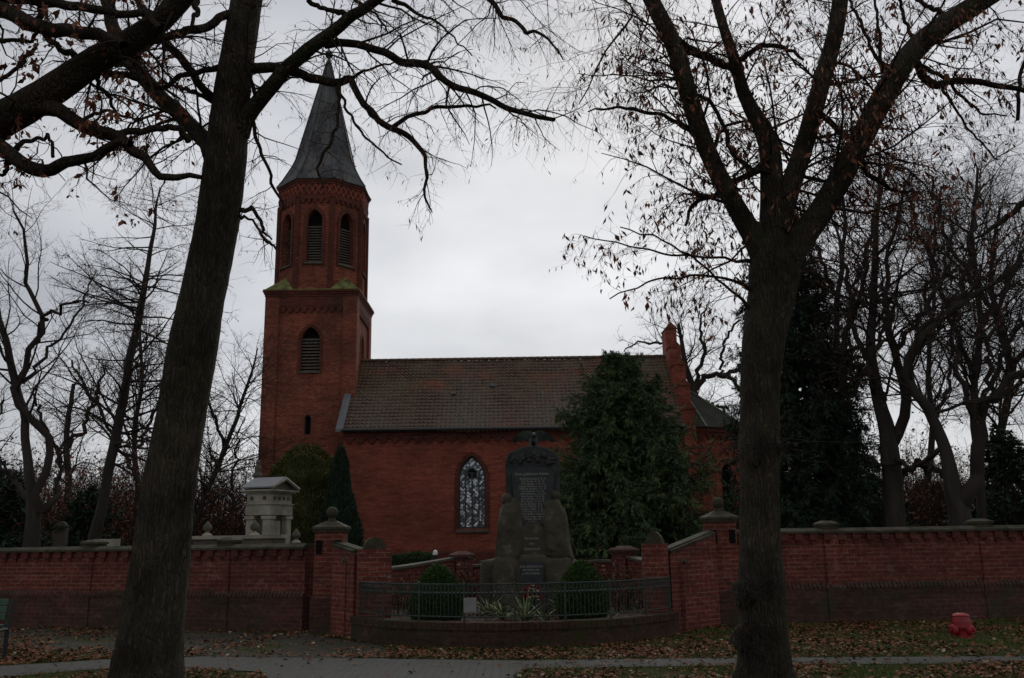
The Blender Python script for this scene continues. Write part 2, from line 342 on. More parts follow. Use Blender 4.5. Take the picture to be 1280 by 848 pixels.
def np_mesh(name, Vt, Fc, material, parent=None, uv=None, smooth=False, loc=None):
    """Vt (n,3) world, Fc (m,k) constant k-gons"""
    o_loc = np.array(world_loc(parent) if parent else (loc or (0, 0, 0)), dtype=np.float64)
    me = bpy.data.meshes.new(name); Vt = np.asarray(Vt, dtype=np.float64) - o_loc; k = Fc.shape[1]
    me.vertices.add(len(Vt)); me.vertices.foreach_set('co', Vt.astype(np.float32).ravel())
    me.loops.add(Fc.size); me.loops.foreach_set('vertex_index', Fc.astype(np.int32).ravel())
    me.polygons.add(len(Fc)); me.polygons.foreach_set('loop_start', np.arange(0, Fc.size, k, dtype=np.int32))
    me.polygons.foreach_set('loop_total', np.full(len(Fc), k, dtype=np.int32))
    if smooth: me.polygons.foreach_set('use_smooth', np.ones(len(Fc), dtype=bool))
    if uv is not None:
        l = me.uv_layers.new(name='UVMap'); l.data.foreach_set('uv', uv[Fc.ravel()].astype(np.float32).ravel())
    me.materials.append(material); me.update(); me.validate()
    o = bpy.data.objects.new(name, me); C.objects.link(o)
    if parent: o.parent = parent
    else: o.location = o_loc
    return o
def copy_tree(o, parent=None):
    c = o.copy(); C.objects.link(c); c.parent = parent
    for ch in [x for x in C.objects if x.parent == o]: copy_tree(ch, c)
    return c

# arched panel in a vertical plane: origin o, horizontal unit u, outward normal n (toward viewer)
def arch_pts(cx, w, z_spring, rise, k=7):
    """pointed arch from left springing over apex to right springing"""
    hw = w / 2; R = (hw * hw + rise * rise) / (2 * hw)
    pts = []
    a1 = math.asin(min(1, rise / R))
    for i in range(k + 1):
        a = a1 * i / k; pts.append((cx - hw + R - R * math.cos(a), z_spring + R * math.sin(a)))
    for i in range(k - 1, -1, -1):
        x, z = pts[i]; pts.append((2 * cx - x, z))
    return pts
def panel(mb, o, u, n, x0, x1, z0, z1, ops, th, mi=0, back=True, topz=None):
    """ops: (cx, w, zsill, zspring, rise)"""
    o = Vector(o); u = Vector(u); n = Vector(n)
    def P(x, z, d=0): return o + u * x + Vector((0, 0, z)) - n * d
    def both(q):
        mb.face([P(x, z) for x, z in q], mi)
        if back: mb.face([P(x, z, th) for x, z in q][::-1], mi)
    xs = x0
    for cx, w, zs, zp, rise in sorted(ops):
        a, b = cx - w / 2, cx + w / 2
        both([(xs, z0), (a, z0), (a, z1), (xs, z1)])
        both([(a, z0), (b, z0), (b, zs), (a, zs)])
        ar = arch_pts(cx, w, zp, rise)
        for p, q in zip(ar, ar[1:]): both([p, q, (q[0], z1), (p[0], z1)])
        loop = [(a, zs)] + ar + [(b, zs)]
        for i in range(len(loop)):
            p, q = loop[i], loop[(i + 1) % len(loop)]
            mb.face([P(*p), P(*p, th), P(*q, th), P(*q)], mi)
        xs = b
    both([(xs, z0), (x1, z0), (x1, z1), (xs, z1)])
def arch_ring(mb, o, u, n, cx, w, zs, zp, rise, t, d0, d1, mi=0, bottom=True):
    """frame that follows an opening, width t inwards, from depth d0 to d1"""
    o = Vector(o); u = Vector(u); n = Vector(n)
    def P(x, z, d): return o + u * x + Vector((0, 0, z)) - n * d
    A = [(cx - w / 2, zs)] + arch_pts(cx, w, zp, rise) + [(cx + w / 2, zs)]
    w2 = w - 2 * t; B = [(cx - w2 / 2, zs + t)] + arch_pts(cx, w2, zp, max(.02, rise - t * 1.25)) + [(cx + w2 / 2, zs + t)]
    m = len(A); rng = range(m if bottom else m - 1)
    for i in rng:
        j = (i + 1) % m
        mb.face([P(*A[i], d0), P(*A[j], d0), P(*B[j], d0), P(*B[i], d0)], mi)
        mb.face([P(*B[i], d0), P(*B[j], d0), P(*B[j], d1), P(*B[i], d1)], mi)
        mb.face([P(*A[i], d0), P(*A[i], d1), P(*A[j], d1), P(*A[j], d0)], mi)
def arch_fill(mb, o, u, n, cx, w, zs, zp, rise, d, mi=0):
    o = Vector(o); u = Vector(u); n = Vector(n)
    A = [(cx - w / 2, zs)] + arch_pts(cx, w, zp, rise) + [(cx + w / 2, zs)]
    pts = [o + u * x + Vector((0, 0, z)) - n * d for x, z in A]
    mb.face(pts, mi, uv=[(x, z) for x, z in A])
def louvres(mb, o, u, n, cx, w, z0, z1, d, step=.16, mi=0):
    o = Vector(o); u = Vector(u); n = Vector(n); z = z0
    while z < z1 - .05:
        def P(x, zz, dd): return o + u * x + Vector((0, 0, zz)) - n * dd
        a, b = cx - w / 2, cx + w / 2
        bq = [P(a, z, d), P(b, z, d), P(b, z + .1, d + .12), P(a, z + .1, d + .12)]
        tq = [p + Vector((0, 0, .03)) for p in bq]
        mb.hexa(bq, tq, mi); z += step
def saw(mb, o, u, n, x0, x1, z1, zb, zt, step, prot, mi=0):
    """corbel frieze: band z1..zb and downward pointed teeth to zt, proud of the wall by prot"""
    o = Vector(o); u = Vector(u); n = Vector(n)
    def P(x, z, d): return o + u * x + Vector((0, 0, z)) + n * d
    cnt = max(1, round((x1 - x0) / step)); st = (x1 - x0) / cnt
    mb.hexa([P(x0, zb, 0), P(x0, zb, prot), P(x1, zb, prot), P(x1, zb, 0)][::-1], [P(x0, z1, 0), P(x0, z1, prot), P(x1, z1, prot), P(x1, z1, 0)][::-1], mi)
    for k in range(cnt):
        a = x0 + k * st; b = a + st; c = (a + b) / 2; p = prot * .93
        zz = zb - .002
        tri = [(a + .02, zz), (c - .05, zt), (c + .05, zt), (b - .02, zz)]
        mb.face([P(x, z, p) for x, z in tri], mi)
        for i in range(3): mb.face([P(*tri[i], 0), P(*tri[i + 1], 0), P(*tri[i + 1], p), P(*tri[i], p)], mi)

# ================================================================== GROUND
g = MB(); g.face([(-700, -300, 0), (700, -300, 0), (700, 1200, 0), (-700, 1200, 0)])
tag(g.build('ground', M['lawn']), kind='structure')
def sheet(name, pts, m, z):
    b = MB(); b.face([(x, y, z) for x, y in pts]); o = b.build(name, m); tag(o, kind='structure'); return o
def edge_px(l): return [tuple(gr(*p)[:2]) for p in l]
sheet('gravel_yard', [(-16, 19.9), (-5.9, 13.62), (-4.7, 13.56), (-2.4, 13.12), (-1.6, 13.2), (-2.1, 14.6), (-2.9, 15.6), (-3.3, 16.2), (-3.9, 16.85), (-7, 17.9), (-16, 20.6)], M['gravel'], .004)
sheet('paved_driveway', [(-4.55, 13.5), (-2.27, 13.07), (-.06, 12.6), (.1, 11.84), (-.05, 11.2), (.7, 3), (.8, -5), (-2.6, -5), (-2.6, 3), (-2.9, 11.2), (-3.2, 11.9), (-4.3, 12.3), (-4.9, 12.6)], M['pave'], .012)
sheet('footpath_pavement', [(-30, 5.2), (-9, 10.55), (-6.36, 11.72), (-5.7, 12.25), (-4.9, 12.6), (-4.55, 13.5), (-5.75, 13.38), (-7.2, 12.75), (-9.6, 11.6), (-30, 6.6)], M['pave'], .008)
sheet('footpath', [(-.06, 12.62), (3.3, 12.52), (6.55, 12.3), (20, 11.4), (20, 10.75), (6.2, 11.66), (3.1, 11.85), (.1, 11.84)], M['pave'], .008)

# ================================================================== CHURCH
ch = empty('village_church', (0, 49, 0), 'red brick village church with tiled roof and octagonal slate-spired tower', 'church')
CY = 49.15; NX0, NX1 = -8.45, 8.6; EZ = 6.93; RZ = 11.25
U, NF = (1, 0, 0), (0, -1, 0)
w = MB()
nwin = (-2.08, 1.36, 2.05, 4.45, 1.15)
nwin2 = (4.4, 1.36, 2.05, 4.45, 1.15)
panel(w, (0, 45, 0), U, NF, NX0, NX1, 0, EZ, [nwin, nwin2], .45)
panel(w, (0, 53.3, 0), (-1, 0, 0), (0, 1, 0), -NX1, -NX0, 0, EZ, [(2.4, 1.7, 1.9, 4.9, 1.3), (-4.4, 1.6, 1.9, 4.7, 1.2)], .45)
w.box(NX0, NX0 + .4, 45.46, 52.84, 0, EZ)
w.face([(NX0 + .2, 45, EZ), (NX0 + .2, 53.3, EZ), (NX0 + .2, CY, RZ - .2)])
wall_o = w.build('nave_wall', M['church'], ch)
# plinth + cornice + frieze
b = MB(); b.box(NX0 - .06, NX1, 44.9, 44.998, 0, .9); b.face([(NX0 - .06, 44.9, .9), (NX1, 44.9, .9), (NX1, 44.998, 1), (NX0 - .06, 44.998, 1)])
b.build('nave_plinth', M['trim'], ch)
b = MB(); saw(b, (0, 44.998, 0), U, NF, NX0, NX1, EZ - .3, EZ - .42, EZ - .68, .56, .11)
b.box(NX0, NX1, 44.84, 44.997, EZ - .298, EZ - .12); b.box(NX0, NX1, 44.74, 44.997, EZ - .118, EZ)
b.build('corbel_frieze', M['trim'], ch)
# roof of pantiles
def tiled_slope(name, ysgn, x0, x1, parent):
    rows = 22; per = .22; sub = 5
    y_e = 4.5; ys = np.linspace(y_e, 0, rows + 1); zs = np.linspace(EZ - .12, RZ, rows + 1)
    nx = int((x1 - x0) / per) * sub + 1; xs = np.linspace(x0, x1, nx)
    wave = .035 * (np.sin(2 * np.pi * (xs - x0) / per) + .35 * np.sin(4 * np.pi * (xs - x0) / per))
    Vt, uv, Fc = [], [], []
    rj = np.random.default_rng(5)
    sag = .05 * np.sin(np.pi * (xs - x0) / (x1 - x0)) + .02 * np.sin((xs - x0) * 1.3)
    for r in range(rows):
        jit = np.repeat(rj.normal(0, .008, nx // sub + 2), sub)[:nx]
        for k, (yy, zz, lift) in enumerate(((ys[r], zs[r], .01), (ys[r], zs[r], .095), (ys[r + 1], zs[r + 1], .012))):
            ydir = yy * (-ysgn)
            base = len(Vt)
            Y_ = CY + ydir - ysgn * 0 + np.zeros(nx); Z_ = zz + lift + wave * (1 if k else .9) + jit - sag
            Vt.append(np.stack([xs, Y_ - (.0 if k != 1 else .004 * (1 if ysgn > 0 else -1)), Z_], 1))
            vv = r * .275 + (0 if k < 2 else .27)
            uv.append(np.stack([xs - x0, np.full(nx, vv + .001)], 1))
    VV = np.concatenate(Vt); UV = np.concatenate(uv)
    i = np.arange(nx - 1)
    for r in range(rows):
        for a, b_ in ((3 * r, 3 * r + 1), (3 * r + 1, 3 * r + 2)):
            Fc.append(np.stack([a * nx + i, a * nx + i + 1, b_ * nx + i + 1, b_ * nx + i], 1))
    FF = np.concatenate(Fc)
    if ysgn < 0: FF = FF[:, ::-1]
    return np_mesh(name, VV, FF, M['tiles'], parent, UV)
rf = tiled_slope('nave_roof', 1, NX0 - .05, NX1 - .02, ch)
rb = tiled_slope('nave_roof', -1, NX0 - .05, NX1 - .02, ch)
b = MB()
x = NX0 - .05
while x < NX1 - .1:      # ridge tiles
    pts = []
    for k in range(7):
        a = math.pi * k / 6; pts.append((0, CY - .17 * math.cos(a), RZ - .02 + .14 * math.sin(a)))
    x2 = min(x + .4, NX1 - .03)
    for p, q in zip(pts, pts[1:]): b.face([(x, p[1], p[2]), (x, q[1], q[2]), (x2, q[1], q[2] + .015), (x2, p[1], p[2] + .015)][::-1])
    x += .385
b.build('ridge_tiles', M['tiles'], rf)
b = MB() # zinc verge flashing at the low left of the roof, under tiles slab, roof hatch
b.hexa([(NX0 - .35, 44.6, EZ - .1), (NX0 + .02, 44.6, EZ - .1), (NX0 + .02, 46.7, EZ + 1.98), (NX0 - .35, 46.7, EZ + 1.98)], [(NX0 - .35, 44.6, EZ + .03), (NX0 + .02, 44.6, EZ + .03), (NX0 + .02, 46.7, EZ + 2.12), (NX0 - .35, 46.7, EZ + 2.12)])
b.build('verge_flashing', M['zinc'], rf)
b = MB(); b.hexa([(NX0 - .05, 44.66, EZ - .12), (NX1 - .02, 44.66, EZ - .12), (NX1 - .02, CY, RZ - .1), (NX0 - .05, CY, RZ - .1)], [(NX0 - .05, 44.66, EZ - .08), (NX1 - .02, 44.66, EZ - .08), (NX1 - .02, CY, RZ - .05), (NX0 - .05, CY, RZ - .05)])
b.build('eaves_board', M['louvre'], rf)
b = MB(); b.tube([(NX0 - .05, 44.55, EZ - .03), (NX1 - .1, 44.55, EZ - .07)], .07, 8); b.build('gutter', M['lead'], rf)
for hx, hk in ((-3.1, .48), (-1.05, .58)):
    yy = 44.65 + 4.5 * hk; zz = EZ - .12 + (RZ - EZ + .12) * hk
    b = MB(); b.box(hx - .13, hx + .13, yy - .14, yy + .1, zz + .02, zz + .16); b.build('roof_vent', M['zinc'], rf)
# nave windows
def nave_window(cx):
    o = (0, 45, 0); cxw, ww, zs, zp, ri = cx, 1.36, 2.05, 4.45, 1.15
    f = MB(); arch_ring(f, o, U, NF, cx, ww, zs, zp, ri, .09, .2, .34)
    for dx in (-.33, .0, .33): f.box(cx + dx - .035, cx + dx + .035, 45.24, 45.3, zs + .09, zp + .35)
    f.box(cx - .04, cx + .04, 45.21, 45.239, zs + .09, zp + .1)
    zz = zs + .3
    while zz < zp + .5: f.box(cx - ww / 2 + .09, cx + ww / 2 - .09, 45.26, 45.29, zz, zz + .025); zz += .3
    for sg in (-1, 1):   # diagonal lead lattice
        k_ = -3.6
        while k_ < 1.2:
            pts_ = [(cx + sg * (-.6 + t_), zs + 1.2 + k_ + 1.0 * t_ + 1.0) for t_ in (0, .2, .4, .6, .8, 1.0, 1.2)]
            pts_ = [q_ for q_ in pts_ if zs + .08 < q_[1] < zp + .35]
            if len(pts_) > 1: f.tube([(q_[0], 45.292, q_[1]) for q_ in pts_], .011, 4)
            k_ += .19
    R = .24; f.tube([(cx + R * math.cos(a), 45.25, zp + .28 + R * math.sin(a)) for a in [k * math.pi / 8 for k in range(16)]], .035, 6, closed=True)
    for sgn in (-1, 1):
        f.tube([(cx + sgn * (.02 + .55 * (1 - math.cos(a))) , 45.26, zp + .1 + .35 * math.sin(a)) for a in [k * math.pi / 10 for k in range(6)]], .025, 5)
    fo = f.build('window', M['lead'], ch)
    d = MB(); d.lathe((0, 0, 0), [(R * .9, 0)], 12) if False else None
    pts = [(cx + R * .85 * math.cos(k * math.pi / 8), 45.262, zp + .28 + R * .85 * math.sin(k * math.pi / 8)) for k in range(16)]
    d.face(pts); d.build('rosette', M['void'], fo)
    p = MB(); arch_fill(p, o, U, NF, cx, ww - .1, zs + .05, zp, ri - .05, .3); p.build('pane', M['glass'], fo)
    s = MB(); s.hexa([(cx - .82, 44.9, 1.86), (cx + .82, 44.9, 1.86), (cx + .82, 45.2, 1.86), (cx - .82, 45.2, 1.86)], [(cx - .82, 44.9, 1.95), (cx + .82, 44.9, 1.95), (cx + .66, 45.2, 2.06), (cx - .66, 45.2, 2.06)])
    s.build('sill', M['stone_dk'], fo)
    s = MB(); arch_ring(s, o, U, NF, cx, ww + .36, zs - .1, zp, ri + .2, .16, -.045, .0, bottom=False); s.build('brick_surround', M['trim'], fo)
nave_window(-2.08); nave_window(4.4)
# stepped gable parapet at the east end
gx0, gx1 = 8.45, 9.05
par = MB(); cap = MB()
steps = [(0, .62, 13.0), (.62, 1.62, 11.75), (1.62, 2.62, 10.6), (2.62, 3.55, 9.35), (3.55, 4.42, 8.0)]
for sgn in (-1, 1):
    for i, (a, c, z) in enumerate(steps):
        y0, y1 = sorted((CY + sgn * a, CY + sgn * c))
        if i == 0:
            if sgn > 0: continue
            y0, y1 = CY - c, CY + c
        par.box(gx0, gx1, y0, y1, 0 if i else 5, z - .3)
        xm = (gx0 + gx1) / 2; e = .05
        A = [(gx0 - e, y0 - e, z - .298), (gx1 + e, y0 - e, z - .298), (xm, y0 - e, z + .1)]; B = [(p[0], y1 + e, p[2]) for p in A]
        cap.face(A); cap.face(B[::-1])
        for k in range(3): j = (k + 1) % 3; cap.face([A[k], B[k], B[j], A[j]])
po = par.build('gable_parapet', M['church'], ch); cap.build('coping', M['tower'], po)
# apse
def poly_ring(c, R, n, a0): return [(c[0] + R * math.cos(a0 + 2 * math.pi * k / n), c[1] + R * math.sin(a0 + 2 * math.pi * k / n)) for k in range(n)]
AC = (9.2, CY); AR = 3.75; ap = MB(); fz = MB(); wins = []
vs = [(9.14, CY - AR)] + [(AC[0] + AR * math.cos(a), AC[1] + AR * math.sin(a)) for a in (-math.pi / 2 + math.radians(45 * k) for k in (0.15, 1, 2, 3, 3.85))] + [(9.14, CY + AR)]
for p, q in zip(vs, vs[1:]):
    d = Vector((q[0] - p[0], q[1] - p[1], 0)); Ln = d.length; d.normalize(); n = Vector((d.y, -d.x, 0))
    ops = [(Ln / 2, .75, 2.6, 4.5, .65)] if Ln > 2 else []
    panel(ap, (p[0], p[1], 0), d, n, 0, Ln, 0, EZ - .05, ops, .35)
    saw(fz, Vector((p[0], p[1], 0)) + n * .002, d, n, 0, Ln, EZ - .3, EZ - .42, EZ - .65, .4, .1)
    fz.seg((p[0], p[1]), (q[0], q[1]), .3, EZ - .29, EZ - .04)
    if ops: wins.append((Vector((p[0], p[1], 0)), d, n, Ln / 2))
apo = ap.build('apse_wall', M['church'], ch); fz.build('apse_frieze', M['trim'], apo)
for o_, d, n, c in wins:
    f = MB(); arch_ring(f, o_, d, n, c, .75, 2.6, 4.5, .65, .07, .15, .25); fo = f.build('window', M['lead'], ch)
    p = MB(); arch_fill(p, o_, d, n, c, .7, 2.62, 4.5, .62, .22); p.build('pane', M['void'], fo)
ar = MB(); apex = (9.16, CY, 9.7); ev = [(AC[0] + (x - AC[0]) * 1.07, AC[1] + (y - AC[1]) * 1.07, EZ - .06) for x, y in vs]; ev[0] = (9.142, ev[0][1], ev[0][2]); ev[-1] = (9.142, ev[-1][1], ev[-1][2])
for i, (p, q) in enumerate(zip(ev, ev[1:])): ar.face([p, q, apex], 1 if i >= 3 else 0)
ar.face(ev[::-1])
aro = ar.build('apse_roof', [M['apseroof'], M['copper']], ch)
for p in ev[1:-1]:
    s = MB(); s.tube([Vector(p) + Vector((0, 0, .02)), Vector(apex) + Vector((0, 0, .02))], .05, 6); s.build('hip_seam', M['copper'], aro)

# tower
TX0, TX1, TY0, TY1 = -13.15, -8.23, 46.7, 51.62; TC = ((TX0 + TX1) / 2, (TY0 + TY1) / 2); TH = 14.35; hw = (TX1 - TX0) / 2
tw = MB(); tp = MB(); tf = MB(); lou = []
for k in range(4):
    a = k * math.pi / 2; n = Vector((math.sin(a), -math.cos(a), 0)); u = Vector((math.cos(a), math.sin(a), 0))
    o_ = Vector((TC[0], TC[1], 0)) + n * hw; o_in = o_ - n * .12
    ops = [(0.0, 1.0, 10.25, 11.95, .75)]
    panel(tw, o_in, u, n, -hw + .12, hw - .12, 0, 9.6, [(0, .34, 6.95, 7.8, .2)] if k == 0 else [], .4)
    panel(tw, o_in, u, n, -hw + .12, hw - .12, 9.6, TH, ops, .4)
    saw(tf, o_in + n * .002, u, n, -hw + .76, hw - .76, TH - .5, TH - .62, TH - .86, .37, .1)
    lou.append((o_in, u, n))
    # top band over the recess
    tf.face([o_ + u * (-hw + .758) + Vector((0, 0, TH - .498)), o_ + u * (hw - .758) + Vector((0, 0, TH - .498)), o_ + u * (hw - .758) + Vector((0, 0, TH)), o_ + u * (-hw + .758) + Vector((0, 0, TH))])
    tf.face([o_ + u * (-hw + .758) + Vector((0, 0, TH - .498)), o_in + u * (-hw + .758) + Vector((0, 0, TH - .498)), o_in + u * (hw - .758) + Vector((0, 0, TH - .498)), o_ + u * (hw - .758) + Vector((0, 0, TH - .498))])
for sx in (0, 1):
    for sy in (0, 1):
        cx, cy = (TX0, TX1)[sx], (TY0, TY1)[sy]; dx, dy = (.76, -.76)[sx], (.76, -.76)[sy]
        x0, x1 = sorted((cx, cx + dx)); y0, y1 = sorted((cy, cy + dy)); tp.box(x0, x1, y0, y1, 0, TH)
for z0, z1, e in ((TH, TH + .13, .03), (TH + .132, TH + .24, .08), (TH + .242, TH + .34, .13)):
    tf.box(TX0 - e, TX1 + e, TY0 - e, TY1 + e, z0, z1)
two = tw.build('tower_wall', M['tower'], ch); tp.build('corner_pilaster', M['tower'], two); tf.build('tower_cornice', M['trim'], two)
for i, (o_, u, n) in enumerate(lou):
    f = MB(); louvres(f, o_, u, n, 0, .98, 10.3, 12.1, .16, .17); fo = f.build('louvred_window', M['louvre'], ch)
    p = MB(); arch_fill(p, o_, u, n, 0, .998, 10.25, 11.95, .749, .33); p.build('backing', M['void'], fo)
    s = MB(); arch_ring(s, o_, u, n, 0, 1.32, 10.2, 11.95, .93, .15, -.04, 0, bottom=False); s.build('brick_surround', M['trim'], fo)
    q = o_ + Vector((0, 0, 10.2)); s = MB(); s.hexa([q + u * -.6 + n * .1, q + u * .6 + n * .1, q + u * .6 - n * .1, q - u * .6 - n * .1], [q + u * -.6 + n * .1 + Vector((0, 0, .04)), q + u * .6 + n * .1 + Vector((0, 0, .04)), q + u * .5 - n * .1 + Vector((0, 0, .12)), q - u * .5 - n * .1 + Vector((0, 0, .12))])
    s.build('sill', M['stone_dk'], fo)
o_, u, n = lou[0]; f = MB(); arch_ring(f, o_, u, n, 0, .34, 6.95, 7.8, .2, .04, .1, .2); fo = f.build('window', M['lead'], ch)
p = MB(); arch_fill(p, o_, u, n, 0, .338, 6.95, 7.8, .199, .25); p.build('pane', M['void'], fo)
# downpipe in the corner between tower and nave
b = MB(); b.tube([(-8.7, 46.6, 6.9), (-8.7, 46.6, 0)], .06, 8); b.build('downpipe', M['zinc'], ch)
# broach offsets
OR = hw / math.cos(math.pi / 8) * .93; zb = TH + .342; oc = [(TC[0] + OR * math.cos(math.radians(22.5 + 45 * k)), TC[1] + OR * math.sin(math.radians(22.5 + 45 * k))) for k in range(8)]
bo = MB()
for k in range(4):
    a = math.radians(45 + 90 * k); e = hw + .11
    cr = (TC[0] + e * (1 if math.cos(a) > 0 else -1), TC[1] + e * (1 if math.sin(a) > 0 else -1), zb)
    i0 = [0, 2, 4, 6][k]; p, q = oc[i0], oc[(i0 + 1) % 8]
    mid = ((p[0] + q[0]) / 2, (p[1] + q[1]) / 2, zb + .95)
    pa = (cr[0], TC[1] + (p[1] - TC[1]) * 1.0, zb) if abs(p[0] - TC[0]) > abs(p[1] - TC[1]) else (TC[0] + (p[0] - TC[0]), cr[1], zb)
    qa = (cr[0], q[1], zb) if abs(q[0] - TC[0]) > abs(q[1] - TC[1]) else (q[0], cr[1], zb)
    bo.face([pa, cr, mid]); bo.face([cr, qa, mid]); bo.face([pa, mid, (p[0], p[1], zb)]); bo.face([qa, (q[0], q[1], zb), mid])
bo.box(TX0 - .11, TX1 + .11, TY0 - .11, TY1 + .11, zb, zb + .06)
bo.build('mossy_offset', M['moss_roof'], two)
ow = MB(); of = MB(); OT = 21.0; lat = MB()
for k in range(8):
    p, q = oc[k], oc[(k + 1) % 8]
    d = Vector((q[0] - p[0], q[1] - p[1], 0)); Ln = d.length; d.normalize(); n = Vector((d.y, -d.x, 0)); o_ = Vector((p[0], p[1], 0))
    panel(ow, o_, d, n, 0, Ln, zb, OT, [(Ln / 2, .82, 16.35, 18.7, .62)], .35)
    # deep stepped surround, louvres, backing
    f = MB(); louvres(f, o_ , d, n, Ln / 2, .8, 16.4, 18.45, .2, .15); fo = f.build('louvred_window', M['louvre'], ch)
    s = MB(); arch_fill(s, o_, d, n, Ln / 2, .818, 16.35, 18.7, .618, .32); s.build('backing', M['void'], fo)
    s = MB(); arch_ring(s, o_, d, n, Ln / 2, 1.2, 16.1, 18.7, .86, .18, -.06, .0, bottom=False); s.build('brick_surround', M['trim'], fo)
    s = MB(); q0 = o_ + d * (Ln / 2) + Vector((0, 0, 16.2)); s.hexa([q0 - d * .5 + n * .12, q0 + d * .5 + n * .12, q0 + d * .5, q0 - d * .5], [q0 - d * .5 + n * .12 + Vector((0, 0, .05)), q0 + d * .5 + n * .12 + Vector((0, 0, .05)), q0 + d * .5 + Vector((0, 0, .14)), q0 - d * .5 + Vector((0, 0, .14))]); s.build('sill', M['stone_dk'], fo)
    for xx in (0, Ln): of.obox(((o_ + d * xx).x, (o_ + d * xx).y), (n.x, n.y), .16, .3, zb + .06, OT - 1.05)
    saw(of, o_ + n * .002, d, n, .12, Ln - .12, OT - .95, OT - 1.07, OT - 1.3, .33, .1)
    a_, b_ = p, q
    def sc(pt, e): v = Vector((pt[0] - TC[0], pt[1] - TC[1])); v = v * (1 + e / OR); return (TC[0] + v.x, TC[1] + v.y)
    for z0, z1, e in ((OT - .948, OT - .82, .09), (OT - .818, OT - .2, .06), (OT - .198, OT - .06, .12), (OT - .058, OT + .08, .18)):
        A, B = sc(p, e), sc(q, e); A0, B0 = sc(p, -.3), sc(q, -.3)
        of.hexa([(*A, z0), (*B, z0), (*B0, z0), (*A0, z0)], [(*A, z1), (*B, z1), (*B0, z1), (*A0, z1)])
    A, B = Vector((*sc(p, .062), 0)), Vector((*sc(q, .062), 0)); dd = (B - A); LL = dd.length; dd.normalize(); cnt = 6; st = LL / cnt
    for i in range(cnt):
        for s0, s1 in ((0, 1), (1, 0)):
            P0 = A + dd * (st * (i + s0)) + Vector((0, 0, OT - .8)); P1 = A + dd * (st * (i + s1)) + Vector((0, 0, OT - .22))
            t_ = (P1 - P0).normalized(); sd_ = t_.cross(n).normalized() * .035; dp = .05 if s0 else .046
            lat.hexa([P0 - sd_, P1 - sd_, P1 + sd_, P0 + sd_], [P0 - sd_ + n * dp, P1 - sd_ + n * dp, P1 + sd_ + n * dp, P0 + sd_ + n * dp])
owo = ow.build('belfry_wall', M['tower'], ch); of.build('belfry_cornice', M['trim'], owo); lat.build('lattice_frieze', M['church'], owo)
# spire
sp = MB(); prof = [(OR + .26, OT + .06), (OR + .24, OT + .12), (OR - .08, OT + .6), (2.1, OT + 1.15), (1.72, OT + 1.95), (.13, 29.4)]
kk = 18; pr2 = prof[:5] + [(1.72 + (.13 - 1.72) * i / kk, OT + 1.95 + (29.4 - OT - 1.95) * i / kk) for i in range(1, kk + 1)]
slope = 0
for (r0, z0), (r1, z1) in zip(pr2, pr2[1:]):
    dl = math.hypot(r1 - r0, z1 - z0)
    for k in range(8):
        a, c = math.radians(22.5 + 45 * k), math.radians(67.5 + 45 * k)
        P4 = [(TC[0] + r * math.cos(t), TC[1] + r * math.sin(t), z) for r, t, z in ((r0, a, z0), (r0, c, z0), (r1, c, z1), (r1, a, z1))]
        h0, h1 = r0 * math.sin(math.pi / 8), r1 * math.sin(math.pi / 8)
        sp.face(P4, 0, uv=[(-h0 + k * 5, slope), (h0 + k * 5, slope), (h1 + k * 5, slope + dl), (-h1 + k * 5, slope + dl)])
    slope += dl
sp.face([(TC[0] + (OR + .26) * math.cos(math.radians(22.5 + 45 * k)), TC[1] + (OR + .26) * math.sin(math.radians(22.5 + 45 * k)), OT + .06) for k in range(8)][::-1])
spo = sp.build('spire', M['slate'], ch)
for k in range(8):
    a = math.radians(22.5 + 45 * k); s = MB(); s.tube([(TC[0] + (r + .01) * math.cos(a), TC[1] + (r + .01) * math.sin(a), z) for r, z in prof[1:]], .04, 5); s.build('ridge_roll', M['lead'], spo)
s = MB(); s.lathe((TC[0], TC[1], 29.3), [(.17, 0), (.2, .1), (.1, .25), (.08, .4), (.2, .52), (.25, .68), (.2, .84), (.07, .95), (.04, 1.0), (.03, 1.25), (.0, 1.3)], 12)
fi = s.build('finial', M['bronze'], spo, smooth=True)

